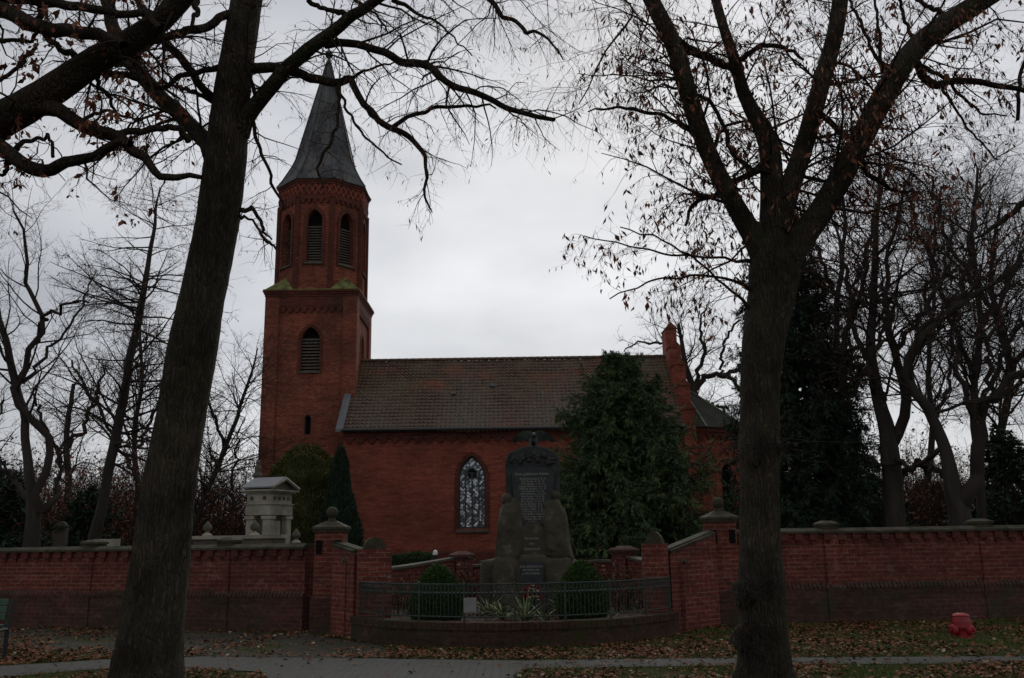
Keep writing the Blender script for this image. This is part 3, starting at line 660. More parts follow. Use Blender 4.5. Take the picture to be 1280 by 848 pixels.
# ================================================================== BOUNDARY WALLS
def pyramid_cap(mb, c, ax, wd, z, h=.13, e=.06, mi=0):
    mb.obox(c, ax, wd + 2 * e, wd + 2 * e, z, z + .05, mi)
    mb.obox(c, ax, wd + 2 * e, wd + 2 * e, z + .0505, z + .05 + h, mi, top=.12)
def boundary(name, pts, H, label, piers, pw=.27):
    rt = empty(name, (pts[0][0], pts[0][1], 0), label, 'brick wall')
    body, pl, hd, den, co = MB(), MB(), MB(), MB(), MB()
    for (p, q) in zip(pts, pts[1:]):
        d = Vector((q[0] - p[0], q[1] - p[1])); Ln = d.length; d.normalize(); nn = Vector((d.y, -d.x))
        body.seg(p, q, .3, .6, H - .07); pl.seg(p, q, .4, -.05, .6)
        # soldier course of bricks on edge, each its own little block
        k = 0.0
        while k < Ln - .05:
            a = Vector(p) + d * (k + .008); c = Vector(p) + d * (k + .072)
            jj = random.uniform(-.004, .006)
            hd.hexa([(v.x, v.y, .602) for v in (a + nn * (.21 + jj), c + nn * (.21 + jj), c, a)], [(v.x, v.y, .72 if i_ > 1 else .635) for i_, v in enumerate((a + nn * (.21 + jj), c + nn * (.21 + jj), c + nn * .15, a + nn * .15))])
            k += .078
        k = .1
        while k < Ln - .1: # dentil corbels in two steps
            for wd_, z0, z1, pr in ((.15, H - .19, H - .07, .215), (.075, H - .255, H - .192, .185)):
                a = Vector(p) + d * (k - wd_ / 2); c = Vector(p) + d * (k + wd_ / 2)
                den.hexa([(v.x, v.y, z0) for v in (a + nn * pr, c + nn * pr, c, a)], [(v.x, v.y, z1) for v in (a + nn * pr, c + nn * pr, c, a)])
            k += .27
        # coping slabs
        k = 0
        while k < Ln - .01:
            e = min(k + .9, Ln); a = Vector(p) + d * (k + .003); c = Vector(p) + d * (e - .003); zz = H + random.uniform(-.004, .004)
            ring = lambda o1, z: [(v.x, v.y, z) for v in (a + nn * o1, c + nn * o1, c - nn * o1, a - nn * o1)]
            co.hexa(ring(.235, zz - .069), ring(.235, zz - .03)); co.hexa(ring(.235, zz - .0295), ring(.12, zz + .03)); k = e
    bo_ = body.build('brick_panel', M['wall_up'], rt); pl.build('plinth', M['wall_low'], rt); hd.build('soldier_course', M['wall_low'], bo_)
    den.build('corbel_table', M['trim'], bo_); co.build('coping', M['moss_stone'], rt)
    for (px, seg) in piers:
        p, q = Vector(pts[seg]), Vector(pts[seg + 1]); d = (q - p).normalized()
        # pier where the line through photo column px meets the wall
        r = ray(px, 720); tt = (p.x * r[1] - p.y * r[0]) / (d.y * r[0] - d.x * r[1]); c = p + d * tt
        m_ = MB(); m_.obox(c, d, pw, .37, .6, H + .0); m_.obox(c, d, pw + .05, .445, -.05, .598, 1); po_ = m_.build('pier', [M['wall_up'], M['wall_low']], rt)
        m_ = MB(); m_.obox(c, d, pw + .04, .34, H + .001, H + .07); m_.obox(c, d, pw + .09, .38, H + .0705, H + .11); m_.obox(c, d, pw + .09, .38, H + .1105, H + .16, top=.4); m_.build('pier_cap', M['moss_stone'], po_)
    return rt
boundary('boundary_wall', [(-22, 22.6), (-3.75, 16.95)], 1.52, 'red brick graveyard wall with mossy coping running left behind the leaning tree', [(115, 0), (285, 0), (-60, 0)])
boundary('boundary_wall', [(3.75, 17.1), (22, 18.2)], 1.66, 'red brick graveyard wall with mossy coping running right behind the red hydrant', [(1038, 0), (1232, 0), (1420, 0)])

def gate_pillar(c, ax, H, label, ball=.108, wd=.5):
    rt = empty('gate_pillar', (c[0], c[1], 0), label, 'brick pillar', 'ball-topped pillars where the wall turns in')
    m_ = MB(); m_.obox(c, ax, wd, wd, .6, H); so_ = m_.build('shaft', M['wall_up'], rt)
    m_ = MB(); m_.obox(c, ax, wd + .08, wd + .08, -.05, .599); m_.obox(c, ax, wd + .08, wd + .08, .6, .64, top=.9); m_.build('plinth', M['wall_low'], rt)
    n = Vector((ax[1], -ax[0]))
    for sgn in (-1, 1):   # near-black blocks paint in the shade of two recesses under the cap
        q = Vector(c) + n * (wd / 2 + .001) + Vector(ax) * sgn * wd * .33
        m_ = MB(); m_.obox(q, ax, .11, .02, H - .38, H - .14); m_.build('recess', M['void'], so_)
    m_ = MB(); m_.obox(c, ax, wd + .05, wd + .05, H + .001, H + .05, top=1.02); m_.obox(c, ax, wd + .1, wd + .1, H + .051, H + .09); m_.obox(c, ax, wd + .1, wd + .1, H + .091, H + .2, top=.3)
    m_.build('cap', M['moss_stone'], rt)
    m_ = MB(); pr = [(.09, 0), (.07, .03), (.06, .05)] + [(ball * math.sin(a), .05 + ball - ball * math.cos(a)) for a in [math.radians(d_) for d_ in range(35, 181, 12)]] ; m_.lathe((c[0], c[1], H + .19), pr, 16); m_.build('ball_finial', M['moss_stone'], rt, smooth=True)
lc = at(413, 720, 16.75); rc = at(903, 720, 17.0)
gate_pillar((lc.x, 16.75), (1, 0), 1.74, 'brick pillar with stone ball at the left end of the memorial recess')
gate_pillar((rc.x, 17.0), (1, 0), 1.82, 'brick pillar with stone ball just left of the burled tree trunk')

# ================================================================== MEMORIAL RECESS
BC = (-.02, 16.95); BR = 2.95
def circ(a, r=BR): return (BC[0] + r * math.cos(math.radians(a)), BC[1] + r * math.sin(math.radians(a)))
def arc_wall(mb, a0, a1, r, th, z0, z1, n, mi=0, zf=None):
    """annular wall with continuous UVs; zf(t) gives the top"""
    for i in range(n):
        A, B = a0 + (a1 - a0) * i / n, a0 + (a1 - a0) * (i + 1) / n
        zt0 = z1 if zf is None else zf(i / n); zt1 = z1 if zf is None else zf((i + 1) / n)
        zb0 = z0 if not callable(z0) else z0(i / n); zb1 = z0 if not callable(z0) else z0((i + 1) / n)
        o0, o1, i0, i1 = circ(A, r + th / 2), circ(B, r + th / 2), circ(A, r - th / 2), circ(B, r - th / 2)
        s0, s1 = math.radians(A) * r, math.radians(B) * r
        mb.face([(*o0, zb0), (*o1, zb1), (*o1, zt1), (*o0, zt0)], mi, uv=[(s0, zb0), (s1, zb1), (s1, zt1), (s0, zt0)])
        mb.face([(*i1, zb1), (*i0, zb0), (*i0, zt0), (*i1, zt1)], mi, uv=[(s1, zb1), (s0, zb0), (s0, zt0), (s1, zt1)])
        mb.face([(*o0, zt0), (*o1, zt1), (*i1, zt1), (*i0, zt0)], mi, uv=[(s0, 0), (s1, 0), (s1, th), (s0, th)])
        mb.face([(*o0, zb0), (*i0, zb0), (*i1, zb1), (*o1, zb1)], mi)
        for (P0, Q0, zz, zzb) in ((o0, i0, zt0, zb0), (o1, i1, zt1, zb1)):
            if i in (0, n - 1): mb.face([(*P0, zzb), (*Q0, zzb), (*Q0, zz), (*P0, zz)], mi)
fr = empty('retaining_wall', (BC[0], BC[1] - BR, 0), 'low curved mossy brick retaining wall bulging forward under the iron railing', 'brick wall')
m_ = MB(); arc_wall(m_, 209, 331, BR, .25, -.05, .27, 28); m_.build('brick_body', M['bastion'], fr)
m_ = MB(); a = 209.0
while a < 330.9:   # brick on edge capping
    e = min(a + 1.62, 331); arc_wall(m_, a + .06, e - .06, BR + random.uniform(-.004, .006), .29, .2705, .375 + random.uniform(-.004, .004), 1); a = e
m_.build('capping_bricks', M['bastion'], fr)
# raised planting bed
sb = MB(); sb.face([(*circ(a, BR - .1), .285 + .0 * a) for a in range(0, 360, 8)]); o = sb.build('raised_bed', M['soil']); tag(o, kind='structure')
# side piers with domed stones
def dome_pier(c, ax, wd, dp, H, label):
    rt = empty('domed_pier', (c[0], c[1], 0), label, 'brick pier', 'round-topped piers holding the railing')
    m_ = MB(); m_.obox(c, ax, wd, dp, -.05, H); m_.build('shaft', M['wall_low'] if False else M['wall_up'], rt)
    m_ = MB(); px, py = -ax[1], ax[0]; K = 10; R = wd / 2 * .68; hh = .2
    f_, b_ = [], []
    for k in range(K + 1):
        t = math.pi * k / K; x_ = -R * math.cos(t); z_ = H + .001 + hh * math.sin(t)
        f_.append((c[0] + x_ * ax[0] - dp / 2 * .9 * px, c[1] + x_ * ax[1] - dp / 2 * .9 * py, z_)); b_.append((c[0] + x_ * ax[0] + dp / 2 * .9 * px, c[1] + x_ * ax[1] + dp / 2 * .9 * py, z_))
    m_.face(f_); m_.face(b_[::-1])
    for k in range(K + 1): j = (k + 1) % (K + 1); m_.face([f_[k], b_[k], b_[j], f_[j]])
    m_.build('domed_cap', M['moss_stone'], rt); return rt
lp = at(467, 740, 15.7); rp_ = at(821, 740, 15.75)
dome_pier((lp.x, 15.7), (.97, .2), .56, .5, 1.44, 'brick pier with rounded stone top at the left end of the railing')
dome_pier((rp_.x, 15.75), (.97, -.22), .42, .42, 1.46, 'brick pier with rounded stone top at the right end of the railing')
# wing walls sloping up from the domed piers to the ball pillars
def wing(p, q, za, zb_, label):
    rt = empty('wing_wall', (p[0], p[1], 0), label, 'brick wall', 'wing walls beside the memorial')
    m_ = MB(); m_.seg(p, q, .28, -.05, za, z1b=zb_); m_.build('brick_body', M['wall_up'], rt)
    c_ = MB(); c_.seg(p, q, .33, za + .001, za + .045, z0b=zb_ + .001, z1b=zb_ + .045); c_.seg(p, q, .2, za + .046, za + .07, z0b=zb_ + .046, z1b=zb_ + .07); c_.build('coping', M['moss_stone'], rt)
wing((lp.x - .24, 15.85), (lc.x + .2, 16.5), 1.38, 1.5, 'short wing wall between the left domed pier and the left ball pillar')
wing((rp_.x + .18, 15.95), (rc.x - .25, 16.75), 1.3, 1.6, 'short sloping wing wall between the right domed pier and the right ball pillar')
# back walls with sagging coping and pillars
def hang(z0, z1, dip): return lambda t: z0 + (z1 - z0) * t - dip * math.sin(math.pi * t)
def back_wall(a0, a1, zf, label):
    rt = empty('garden_wall', (*circ((a0 + a1) / 2), 0), label, 'brick wall', 'low curved walls round the back of the memorial')
    m_ = MB(); arc_wall(m_, a0, a1, BR, .22, -.05, 1, 12, zf=zf); m_.build('brick_body', M['wall_up'], rt)
    m_ = MB(); arc_wall(m_, a0, a1, BR, .3, lambda t: zf(t) + .001, 1, 12, zf=lambda t: zf(t) + .05); m_.build('coping', M['stone_dk'], rt)
def small_pillar(a, H, label):
    c = circ(a); ax = (-math.sin(math.radians(a)), math.cos(math.radians(a)))
    rt = empty('small_pillar', (*c, 0), label, 'brick pillar', 'small capped pillars in the back wall of the memorial')
    m_ = MB(); m_.obox(c, ax, .36, .36, -.05, H); m_.build('shaft', M['wall_up'], rt)
    m_ = MB(); m_.obox(c, ax, .42, .42, H + .001, H + .05); m_.obox(c, ax, .46, .46, H + .051, H + .09); m_.obox(c, ax, .46, .46, H + .091, H + .16, top=.35); m_.build('cap', M['wall_low'], rt)
small_pillar(112, 1.17, 'small brick pillar with flat cap behind the left round shrub'); small_pillar(41, 1.24, 'small brick pillar with flat cap behind the right round shrub')
back_wall(199, 116, hang(1.25, 1.16, .2), 'low brick wall with sagging coping behind the left round shrub')
back_wall(108, 45, hang(1.0, 1.08, .0), 'low brick wall running behind the memorial boulders')
back_wall(37, -19, hang(1.15, 1.15, .14), 'low brick wall with sagging coping behind the right round shrub')
# iron railing
rl = empty('iron_railing', (BC[0], BC[1] - BR, .37), 'green iron railing with a ring frieze curving over the low mossy wall', 'railing')
RA0, RA1, RR = 211, 329, BR + .02
def arcpts(z, n=40): return [(*circ(RA0 + (RA1 - RA0) * i / n, RR), z) for i in range(n + 1)]
for z in (.45, .79, .92):
    m_ = MB(); m_.tube(arcpts(z), .011, 6); m_.build('rail', M['iron'], rl)
m_ = MB(); nb = 96
for i in range(nb + 1):
    x_, y_ = circ(RA0 + (RA1 - RA0) * i / nb, RR)
    if i % 12: m_.tube([(x_, y_, .45), (x_, y_, .79)], .006, 5)
m_.build('bars', M['iron'], rl)
m_ = MB()
for i in range(nb):
    a = RA0 + (RA1 - RA0) * (i + .5) / nb; x_, y_ = circ(a, RR); tx, ty = -math.sin(math.radians(a)), math.cos(math.radians(a))
    m_.tube([(x_ + tx * .045 * math.cos(t), y_ + ty * .045 * math.cos(t), .855 + .058 * math.sin(t)) for t in [k * math.pi / 5 for k in range(10)]], .008, 4, closed=True)
m_.build('ring_frieze', M['iron'], rl)
for i in range(0, nb + 1, 12):
    x_, y_ = circ(RA0 + (RA1 - RA0) * i / nb, RR); m_ = MB(); m_.tube([(x_, y_, .36), (x_, y_, .95)], .018, 8); m_.build('post', M['iron'], rl)
# small grey sign on the railing
sx = at(588, 749, 14.05); sg = empty('small_sign', (sx.x, 13.95, .6), 'small plain grey plate fixed to the iron railing left of centre', 'sign')
m_ = MB(); m_.box(sx.x - .095, sx.x + .095, 13.925, 13.94, .525, .735); m_.build('plate', M['signgrey'], sg)
m_ = MB()
for a_ in (sx.x - .06, sx.x + .06): m_.box(a_ - .008, a_ + .008, 13.9405, 13.965, .57, .7)
m_.build('clip', M['iron'], sg)

# ================================================================== WAR MEMORIAL
MY = 17.15; mx_ = at(665, 700, MY).x
wm = empty('war_memorial', (mx_, MY, .285), 'dark war memorial of boulders and an inscribed stele topped by an eagle with spread wings', 'monument')
def zpx(y): return at(665, y, MY).z
def xpx(x, y=640): return at(x, y, MY).x
def rock(name, c, size, seed, m, parent, taper=.0, fl=.0, sub=4, amp=.12, lean=0, cuts=0):
    import bmesh
    from mathutils import noise as mn
    bm = bmesh.new(); bmesh.ops.create_icosphere(bm, subdivisions=sub, radius=1)
    rc = random.Random(seed); pls = [(Vector((rc.gauss(0, 1), rc.gauss(-.2, 1), rc.gauss(0, .55))).normalized(), rc.uniform(.74, .92)) for _ in range(cuts)]
    for v in bm.verts:
        p = v.co.copy()
        for pn, pd in pls:
            e_ = p.dot(pn) - pd
            if e_ > 0: p -= pn * e_ * .93
        q = Vector([math.copysign(abs(k) ** (1 - fl), k) for k in p]); q = q * (1 / max(1e-6, q.length)) * (1 + .18 * fl) if False else q
        f = 1 + amp * mn.fractal(p * 1.3 + Vector((seed, 0, 0)), 1, 2, 4)
        f += amp * .7 * abs(mn.noise(p * 2.3 + Vector((0, seed, 3))))
        f -= amp * .35 * abs(mn.noise(Vector((p.x * 2.2, p.y * 2.2, p.z * 7 + seed)))) ; tz = 1 - taper * (p.z * .5 + .5)
        v.co = Vector((c[0] + q.x * size[0] * f * tz + lean * (p.z + 1) * .5, c[1] + q.y * size[1] * f * tz, c[2] + q.z * size[2] * f))
    o_loc = world_loc(parent) if parent else Vector(c)
    for v in bm.verts: v.co -= o_loc
    me = bpy.data.meshes.new(name); bm.to_mesh(me); bm.free(); me.materials.append(m)
    me.polygons.foreach_set('use_smooth', [True] * len(me.polygons))
    ob = bpy.data.objects.new(name, me); C.objects.link(ob)
    if parent: ob.parent = parent
    else: ob.location = o_loc
    return ob
# footing of rough blocks
for i, (x0, x1, y0, y1, sd_) in enumerate(((603, 622, 702, 755, 1), (618, 650, 701, 752, 2), (648, 682, 697, 752, 3), (679, 712, 701, 752, 4), (704, 722, 704, 752, 5))):
    cx = (xpx(x0, 720) + xpx(x1, 720)) / 2; hx = (xpx(x1, 720) - xpx(x0, 720)) / 2; z1, z0 = zpx(y0), .1
    rock('footing_block', (cx, MY - .05 + (.12 if i in (0, 4) else 0), (z0 + z1) / 2), (hx * 1.3, .46, (z1 - z0) / 2 * 1.12), int(sd_ * 3.1), M['boulder'], wm, fl=.62, amp=.06, cuts=12)
# the two leaning boulders
for x0, x1, yt, sd_, ln in ((611, 652, 622, 21, .10), (678, 720, 624, 33, -.10)):
    cx = (xpx(x0) + xpx(x1)) / 2; hx = (xpx(x1) - xpx(x0)) / 2; z1, z0 = zpx(yt), zpx(704)
    rock('boulder', (cx, MY - .02, (z0 + z1) / 2), (hx * 1.06, .42, (z1 - z0) / 2 * 1.0), sd_, M['boulder'], wm, taper=.52, fl=.5, amp=.09, lean=ln * 1.5, sub=5, cuts=9)
rock('ball_stone', (xpx(634, 624), MY - .12, zpx(624)), (.115, .115, .115), 5, M['boulder'], wm, amp=.06, sub=3)
rock('ball_stone', (xpx(693, 620), MY - .12, zpx(620)), (.10, .10, .09), 8, M['boulder'], wm, amp=.06, sub=3)
# stele
def prism_px(name, pts, d0, d1, m, parent, bevel=.03):
    P = [(at(x, y, MY).x, at(x, y, MY).z) for x, y in pts]; cx = sum(p[0] for p in P) / len(P); cz = sum(p[1] for p in P) / len(P)
    b = MB(); k = 1 - bevel
    fr_ = [(cx + (x - cx) * k, d0, cz + (z - cz) * k) for x, z in P]; md = [(x, d0 + .025, z) for x, z in P]; bk = [(x, d1, z) for x, z in P]
    b.face(fr_[::-1])
    for A, B in ((fr_, md), (md, bk)):
        for i in range(len(P)): j = (i + 1) % len(P); b.face([A[i], A[j], B[j], B[i]])
    b.face(bk); return b.build(name, m, parent)
st_out = [(636, 655), (632, 612), (631, 578), (636, 567), (646, 562), (656, 559), (669, 558), (682, 560), (692, 565), (698, 572), (700, 585), (699, 612), (694, 655)]
ste = prism_px('stele', st_out, MY - .12, MY + .3, M['stele'], wm, .04)
pl_pts = [(650, 657), (644, 646), (641, 620), (639, 592), (645, 585), (666, 583), (688, 586), (693, 594), (691, 622), (688, 646), (683, 657)]
plo = prism_px('inscribed_plate', pl_pts, MY - .165, MY - .121, M['plate'], wm, .03)
lowp = prism_px('lower_stone', [(646, 700), (648, 668), (653, 659), (660, 652), (670, 651), (678, 659), (683, 668), (684, 700)], MY - .26, MY + .1, M['boulder'], wm, .08)
plq = prism_px('plaque', [(650, 729), (650, 702), (678, 702), (678, 729)], MY - .5, MY - .46, M['plate'], wm, .02)
# carved relief garland under the crest
m_ = MB()
for i in range(9):
    t = i / 8; c_ = at(642 + 50 * t, 577 - 6 * math.sin(math.pi * t) + (2 if i % 2 else -1), MY - .12)
    for k in range(4):
        a = random.uniform(0, 6.28); r = random.uniform(.03, .06)
        m_.lathe((c_.x + .035 * math.cos(a), MY - .12, c_.z + .035 * math.sin(a) - r), [(.001, 0), (r * .7, r * .35), (r, r), (r * .7, r * 1.65), (.001, 2 * r)], 7)
m_.build('carved_wreath', M['stele'], ste, smooth=True)
def text(s, px, py, size, Y, parent, name='lettering', depth=.004):
    cu = bpy.data.curves.new(name, 'FONT'); cu.body = s; cu.size = size; cu.align_x = 'CENTER'; cu.extrude = depth; cu.resolution_u = 2; cu.offset = .0012
    o = bpy.data.objects.new(name, cu); C.objects.link(o); bpy.context.view_layer.update()
    me = bpy.data.meshes.new_from_object(o.evaluated_get(bpy.context.evaluated_depsgraph_get())); C.objects.unlink(o); bpy.data.objects.remove(o)
    me.materials.clear(); me.materials.append(M['lettering'])
    ob = bpy.data.objects.new(name, me); C.objects.link(ob); ob.parent = parent; p = at(px, py, Y)
    ob.location = Vector((p.x, Y, p.z)) - world_loc(parent); ob.rotation_euler = (math.pi / 2, 0, 0); return ob
text('Ihren gefallenen Helden', 665, 594, .066, MY - .168, plo)
names = ['Rudolf Lehmann  8. 9. 14', 'Paul Krause  5. 11. 14', 'Otto Berger  2. 12. 14', 'August Neumann  6. 2. 15', 'Wilhelm Schulze  7. 3. 15', 'Carl Schmidt  9. 5. 15', 'Fritz Hoffmann  3. 8. 15', 'Karl Franke  12. 6. 16', 'Ernst Richter  5. 7. 16', 'Max Fischer  8. 10. 16', 'Gustav Zimmer  4. 5. 17', 'Richard Winkler  8. 7. 17', 'Hermann Thiele  3. 10. 17', 'Emil Vogt  21. 3. 18', 'Hans Becker vermisst', 'Friedrich Lange vermisst', 'Walter Jahn 18']
for i, s in enumerate(names): text(s, 666, 599.6 + i * 3.15, .048, MY - .168, plo)
for s, y, z_ in (('Sie starben', 674.5, .06), ('fürs', 681, .06), ('Vaterland', 688, .075)): text(s, 665, y, z_, MY - .263, lowp)
for s, y in (('ZUM GEDENKEN AN', 709.5), ('DIE OPFER DES', 713.8), ('2. WELTKRIEGES', 718.2)): text(s, 664, y, .044, MY - .503, plq)
# eagle with spread wings
import bmesh as _bm
ez = zpx(557); ex = xpx(667, 548)
def skin(name, verts, edges, radii, m, parent, sub=2):
    me = bpy.data.meshes.new(name); me.from_pydata([tuple(Vector(v) - world_loc(parent)) for v in verts], [], edges) if False else None
    me = bpy.data.meshes.new(name); me.from_pydata([tuple(v) for v in verts], edges, [])
    o = bpy.data.objects.new(name, me); C.objects.link(o)
    md = o.modifiers.new('s', 'SKIN'); 
    for i, r in enumerate(radii): me.skin_vertices[0].data[i].radius = r if isinstance(r, tuple) else (r, r)
    me.skin_vertices[0].data[0].use_root = True
    ms = o.modifiers.new('u', 'SUBSURF'); ms.levels = sub; ms.render_levels = sub
    bpy.context.view_layer.update(); m2 = bpy.data.meshes.new_from_object(o.evaluated_get(bpy.context.evaluated_depsgraph_get()))
    C.objects.unlink(o); bpy.data.objects.remove(o); m2.name = name; m2.materials.clear(); m2.materials.append(m)
    m2.polygons.foreach_set('use_smooth', [True] * len(m2.polygons))
    ol = world_loc(parent); m2.transform(Matrix.Translation(-ol)); ob = bpy.data.objects.new(name, m2); C.objects.link(ob); ob.parent = parent; return ob
eb = Vector((ex, MY + .02, ez))
eagle = skin('eagle', [eb + Vector(v) for v in ((0, .04, .1), (0, 0, .16), (0, -.08, .2), (0, -.12, .2), (0, -.17, .17), (0, .12, .03), (0, .16, -.04), (-.055, -.02, .05), (-.06, -.03, -.05), (.055, -.02, .05), (.06, -.03, -.05))],
     [(0, 1), (1, 2), (2, 3), (3, 4), (0, 5), (5, 6), (0, 7), (7, 8), (0, 9), (9, 10)], [(.085, .085), .075, .04, .042, .012, .05, (.07, .015), .035, .022, .035, .022], M['bronze'], wm)
for sgn in (-1, 1):
    m_ = MB(); top, bot = [], []
    K = 9
    for k in range(K):
        t = k / (K - 1); x_ = sgn * (.01 + .38 * t); zc = .23 + .07 * math.sin(math.pi * min(1, t * 1.15) * .8) - .12 * t * t
        ch_ = .18 * (1 - .8 * t) + .04
        top.append(eb + Vector((x_, .0 + .05 * t, zc + .03 * (1 - t)))); bot.append(eb + Vector((x_, .05 + .08 * t, zc - ch_ - (.018 if k % 2 else 0))))
    for k in range(K - 1):
        a, b_, c_, d_ = top[k], top[k + 1], bot[k + 1], bot[k]; off = Vector((0, .03, 0))
        m_.hexa([a, b_, c_, d_], [p + off for p in (a, b_, c_, d_)])
    m_.build('wing', M['bronze'], eagle)
m_ = MB(); m_.obox((ex, MY + .05), (1, 0), .34, .22, ez - .14, ez - .02, top=.7); m_.build('perch', M['stele'], wm)

# ================================================================== NUMPY TREE ENGINE
def smooth_line(pts, n):
    P = np.array(pts, dtype=float); m = len(P)
    s = np.concatenate([[0], np.cumsum(np.linalg.norm(np.diff(P[:, :3], axis=0), axis=1))]); t = np.linspace(0, s[-1], n)
    # catmull-rom through the traced points
    out_ = np.zeros((n, P.shape[1])); tan = np.gradient(P, s, axis=0)
    idx = np.clip(np.searchsorted(s, t, side='right') - 1, 0, m - 2); h = s[idx + 1] - s[idx]; u = ((t - s[idx]) / h)[:, None]; h = h[:, None]
    out_ = (2 * u**3 - 3 * u**2 + 1) * P[idx] + (u**3 - 2 * u**2 + u) * h * tan[idx] + (-2 * u**3 + 3 * u**2) * P[idx + 1] + (u**3 - u**2) * h * tan[idx + 1]
    return out_
def tubes(P, R, sides, flare=None):
    """P (m,n,3) R (m,n) -> verts, quads"""
    m, n, _ = P.shape
    T = np.gradient(P, axis=1); T /= np.linalg.norm(T, axis=2, keepdims=True) + 1e-9
    mt = P[:, -1] - P[:, 0]; mt /= np.linalg.norm(mt, axis=1, keepdims=True) + 1e-9
    ref = np.cross(mt, np.where(np.abs(mt[:, 2:3]) < .9, np.array([[0, 0, 1.]]), np.array([[1., 0, 0]])))
    ref /= np.linalg.norm(ref, axis=1, keepdims=True) + 1e-9
    Uu = ref[:, None, :] - (ref[:, None, :] * T).sum(2, keepdims=True) * T; Uu /= np.linalg.norm(Uu, axis=2, keepdims=True) + 1e-9
    Vv = np.cross(T, Uu); a = np.arange(sides) * 2 * np.pi / sides
    Rr = R[:, :, None] if R.ndim == 2 else R
    ring = P[:, :, None, :] + Rr[..., None] * (np.cos(a)[None, None, :, None] * Uu[:, :, None, :] + np.sin(a)[None, None, :, None] * Vv[:, :, None, :])
    Vt = ring.reshape(-1, 3)
    b = (np.arange(m)[:, None, None] * n + np.arange(n - 1)[None, :, None]) * sides; k = np.arange(sides)[None, None, :]; k2 = (k + 1) % sides
    Fq = np.stack([b + k, b + k2, b + sides + k2, b + sides + k], -1).reshape(-1, 4)
    return Vt, Fq
def join(lst):
    vs_, fs, c = [], [], 0
    for v, f in lst: vs_.append(v); fs.append(f + c); c += len(v)
    return np.concatenate(vs_), np.concatenate(fs)
def kids(P, R, rng, dens=None, count=None, t0=.2, t1=1, ratio=.5, ang=45, aj=15, N=5, wob=.15, grav=0, rr=.5, lmin=.05, lmax=9, rmin=.002, end=.22, up=0, shape=None, cap=.018):
    m, n, _ = P.shape; Ls = np.linalg.norm(np.diff(P, axis=1), axis=2).sum(1)
    c = rng.poisson(dens * Ls * (t1 - t0)) if dens else np.full(m, count)
    idx = np.repeat(np.arange(m), c); K = len(idx)
    if K == 0: return np.zeros((0, N, 3)), np.zeros((0, N))
    t = rng.uniform(t0, t1, K); f = t * (n - 1); i0 = np.minimum(f.astype(int), n - 2); fr_ = (f - i0)[:, None]
    A, B = P[idx, i0], P[idx, i0 + 1]; p = A + (B - A) * fr_; tan = B - A; tan /= np.linalg.norm(tan, axis=1, keepdims=True) + 1e-9
    r0 = R[idx, i0] * (1 - fr_[:, 0]) + R[idx, i0 + 1] * fr_[:, 0]
    rd = rng.normal(size=(K, 3)); rd[:, 2] += up; pp = rd - (rd * tan).sum(1, keepdims=True) * tan; pp /= np.linalg.norm(pp, axis=1, keepdims=True) + 1e-9
    a = np.radians(rng.normal(ang, aj, K))[:, None]; d = tan * np.cos(a) + pp * np.sin(a)
    ln = Ls[idx] * ratio * (1 - .5 * t) * rng.uniform(.55, 1.25, K) if shape is None else shape(t) * rng.uniform(.6, 1.25, K)
    ln = np.clip(ln, lmin, lmax)
    r_ = np.maximum(np.minimum(r0 * rr, r0 * .9), rmin) * rng.uniform(.75, 1.1, K); r_ = np.minimum(r_, np.maximum(ln * cap, rmin))
    Q = np.zeros((K, N, 3)); Q[:, 0] = p
    for k in range(1, N):
        d = d + rng.normal(0, wob, (K, 3)) + np.array([0, 0, grav]); d /= np.linalg.norm(d, axis=1, keepdims=True) + 1e-9
        Q[:, k] = Q[:, k - 1] + d * (ln / (N - 1))[:, None]
    RR_ = r_[:, None] * np.linspace(1, end, N)[None, :]
    return Q, RR_
def leafquads(P, R, rng, per=1.0, size=.07, w=.35, hang=.8, jit=.02, count=None):
    """hanging pointed leaves scattered on polylines"""
    m, n, _ = P.shape; c = rng.poisson(per, m); idx = np.repeat(np.arange(m), c); K = len(idx)
    f = rng.uniform(.2, 1, K) * (n - 1.001); i0 = f.astype(int); fr_ = (f - i0)[:, None]; p = P[idx, i0] * (1 - fr_) + P[idx, i0 + 1] * fr_
    p = p + rng.normal(0, jit, (K, 3))
    d = rng.normal(0, 1, (K, 3)); d[:, 2] = d[:, 2] * (1 - hang) - hang * 2.2; d /= np.linalg.norm(d, axis=1, keepdims=True)
    s = np.cross(d, rng.normal(size=(K, 3))); s /= np.linalg.norm(s, axis=1, keepdims=True) + 1e-9
    nn = np.cross(d, s); L_ = (size * rng.uniform(.55, 1.35, K))[:, None]; ww = L_ * w
    Vt = np.stack([p, p + d * L_ * .45 + s * ww * .5 + nn * L_ * .1, p + d * L_, p + d * L_ * .45 - s * ww * .5 + nn * L_ * .1], 1).reshape(-1, 3)
    Fq = np.arange(K * 4).reshape(-1, 4); uv = np.repeat(np.stack([rng.uniform(0, 1, K), rng.uniform(0, 1, K)], 1), 4, axis=0)
    return Vt, Fq, uv
def root_line(spec, Y, n=14, dY=0, wig=0, rng=None):
    """spec: (px,py,rpx) -> (n,3),(n,)"""
    m = len(spec); P = []
    for i, s in enumerate(spec):
        y = Y + dY * i / (m - 1) + (s[3] if len(s) > 3 else 0); v = at(s[0], s[1], y)
        dd = math.sqrt(v.x ** 2 + v.y ** 2 + (v.z - 1.6) ** 2); P.append((v.x, v.y, v.z, s[2] * dd / F * .97))
    if P[0][2] < 0.6 and m > 3 and spec[0][1] > 620: P[0] = (P[0][0], P[0][1], -.1, P[0][3])
    L_ = smooth_line(P, n); q = L_[:, :3]
    if wig and rng is not None: 
        e = rng.normal(0, wig, (n, 3)); e[0] = 0; e[-1] = 0; q = q + e
    return q, np.maximum(L_[:, 3], .004)
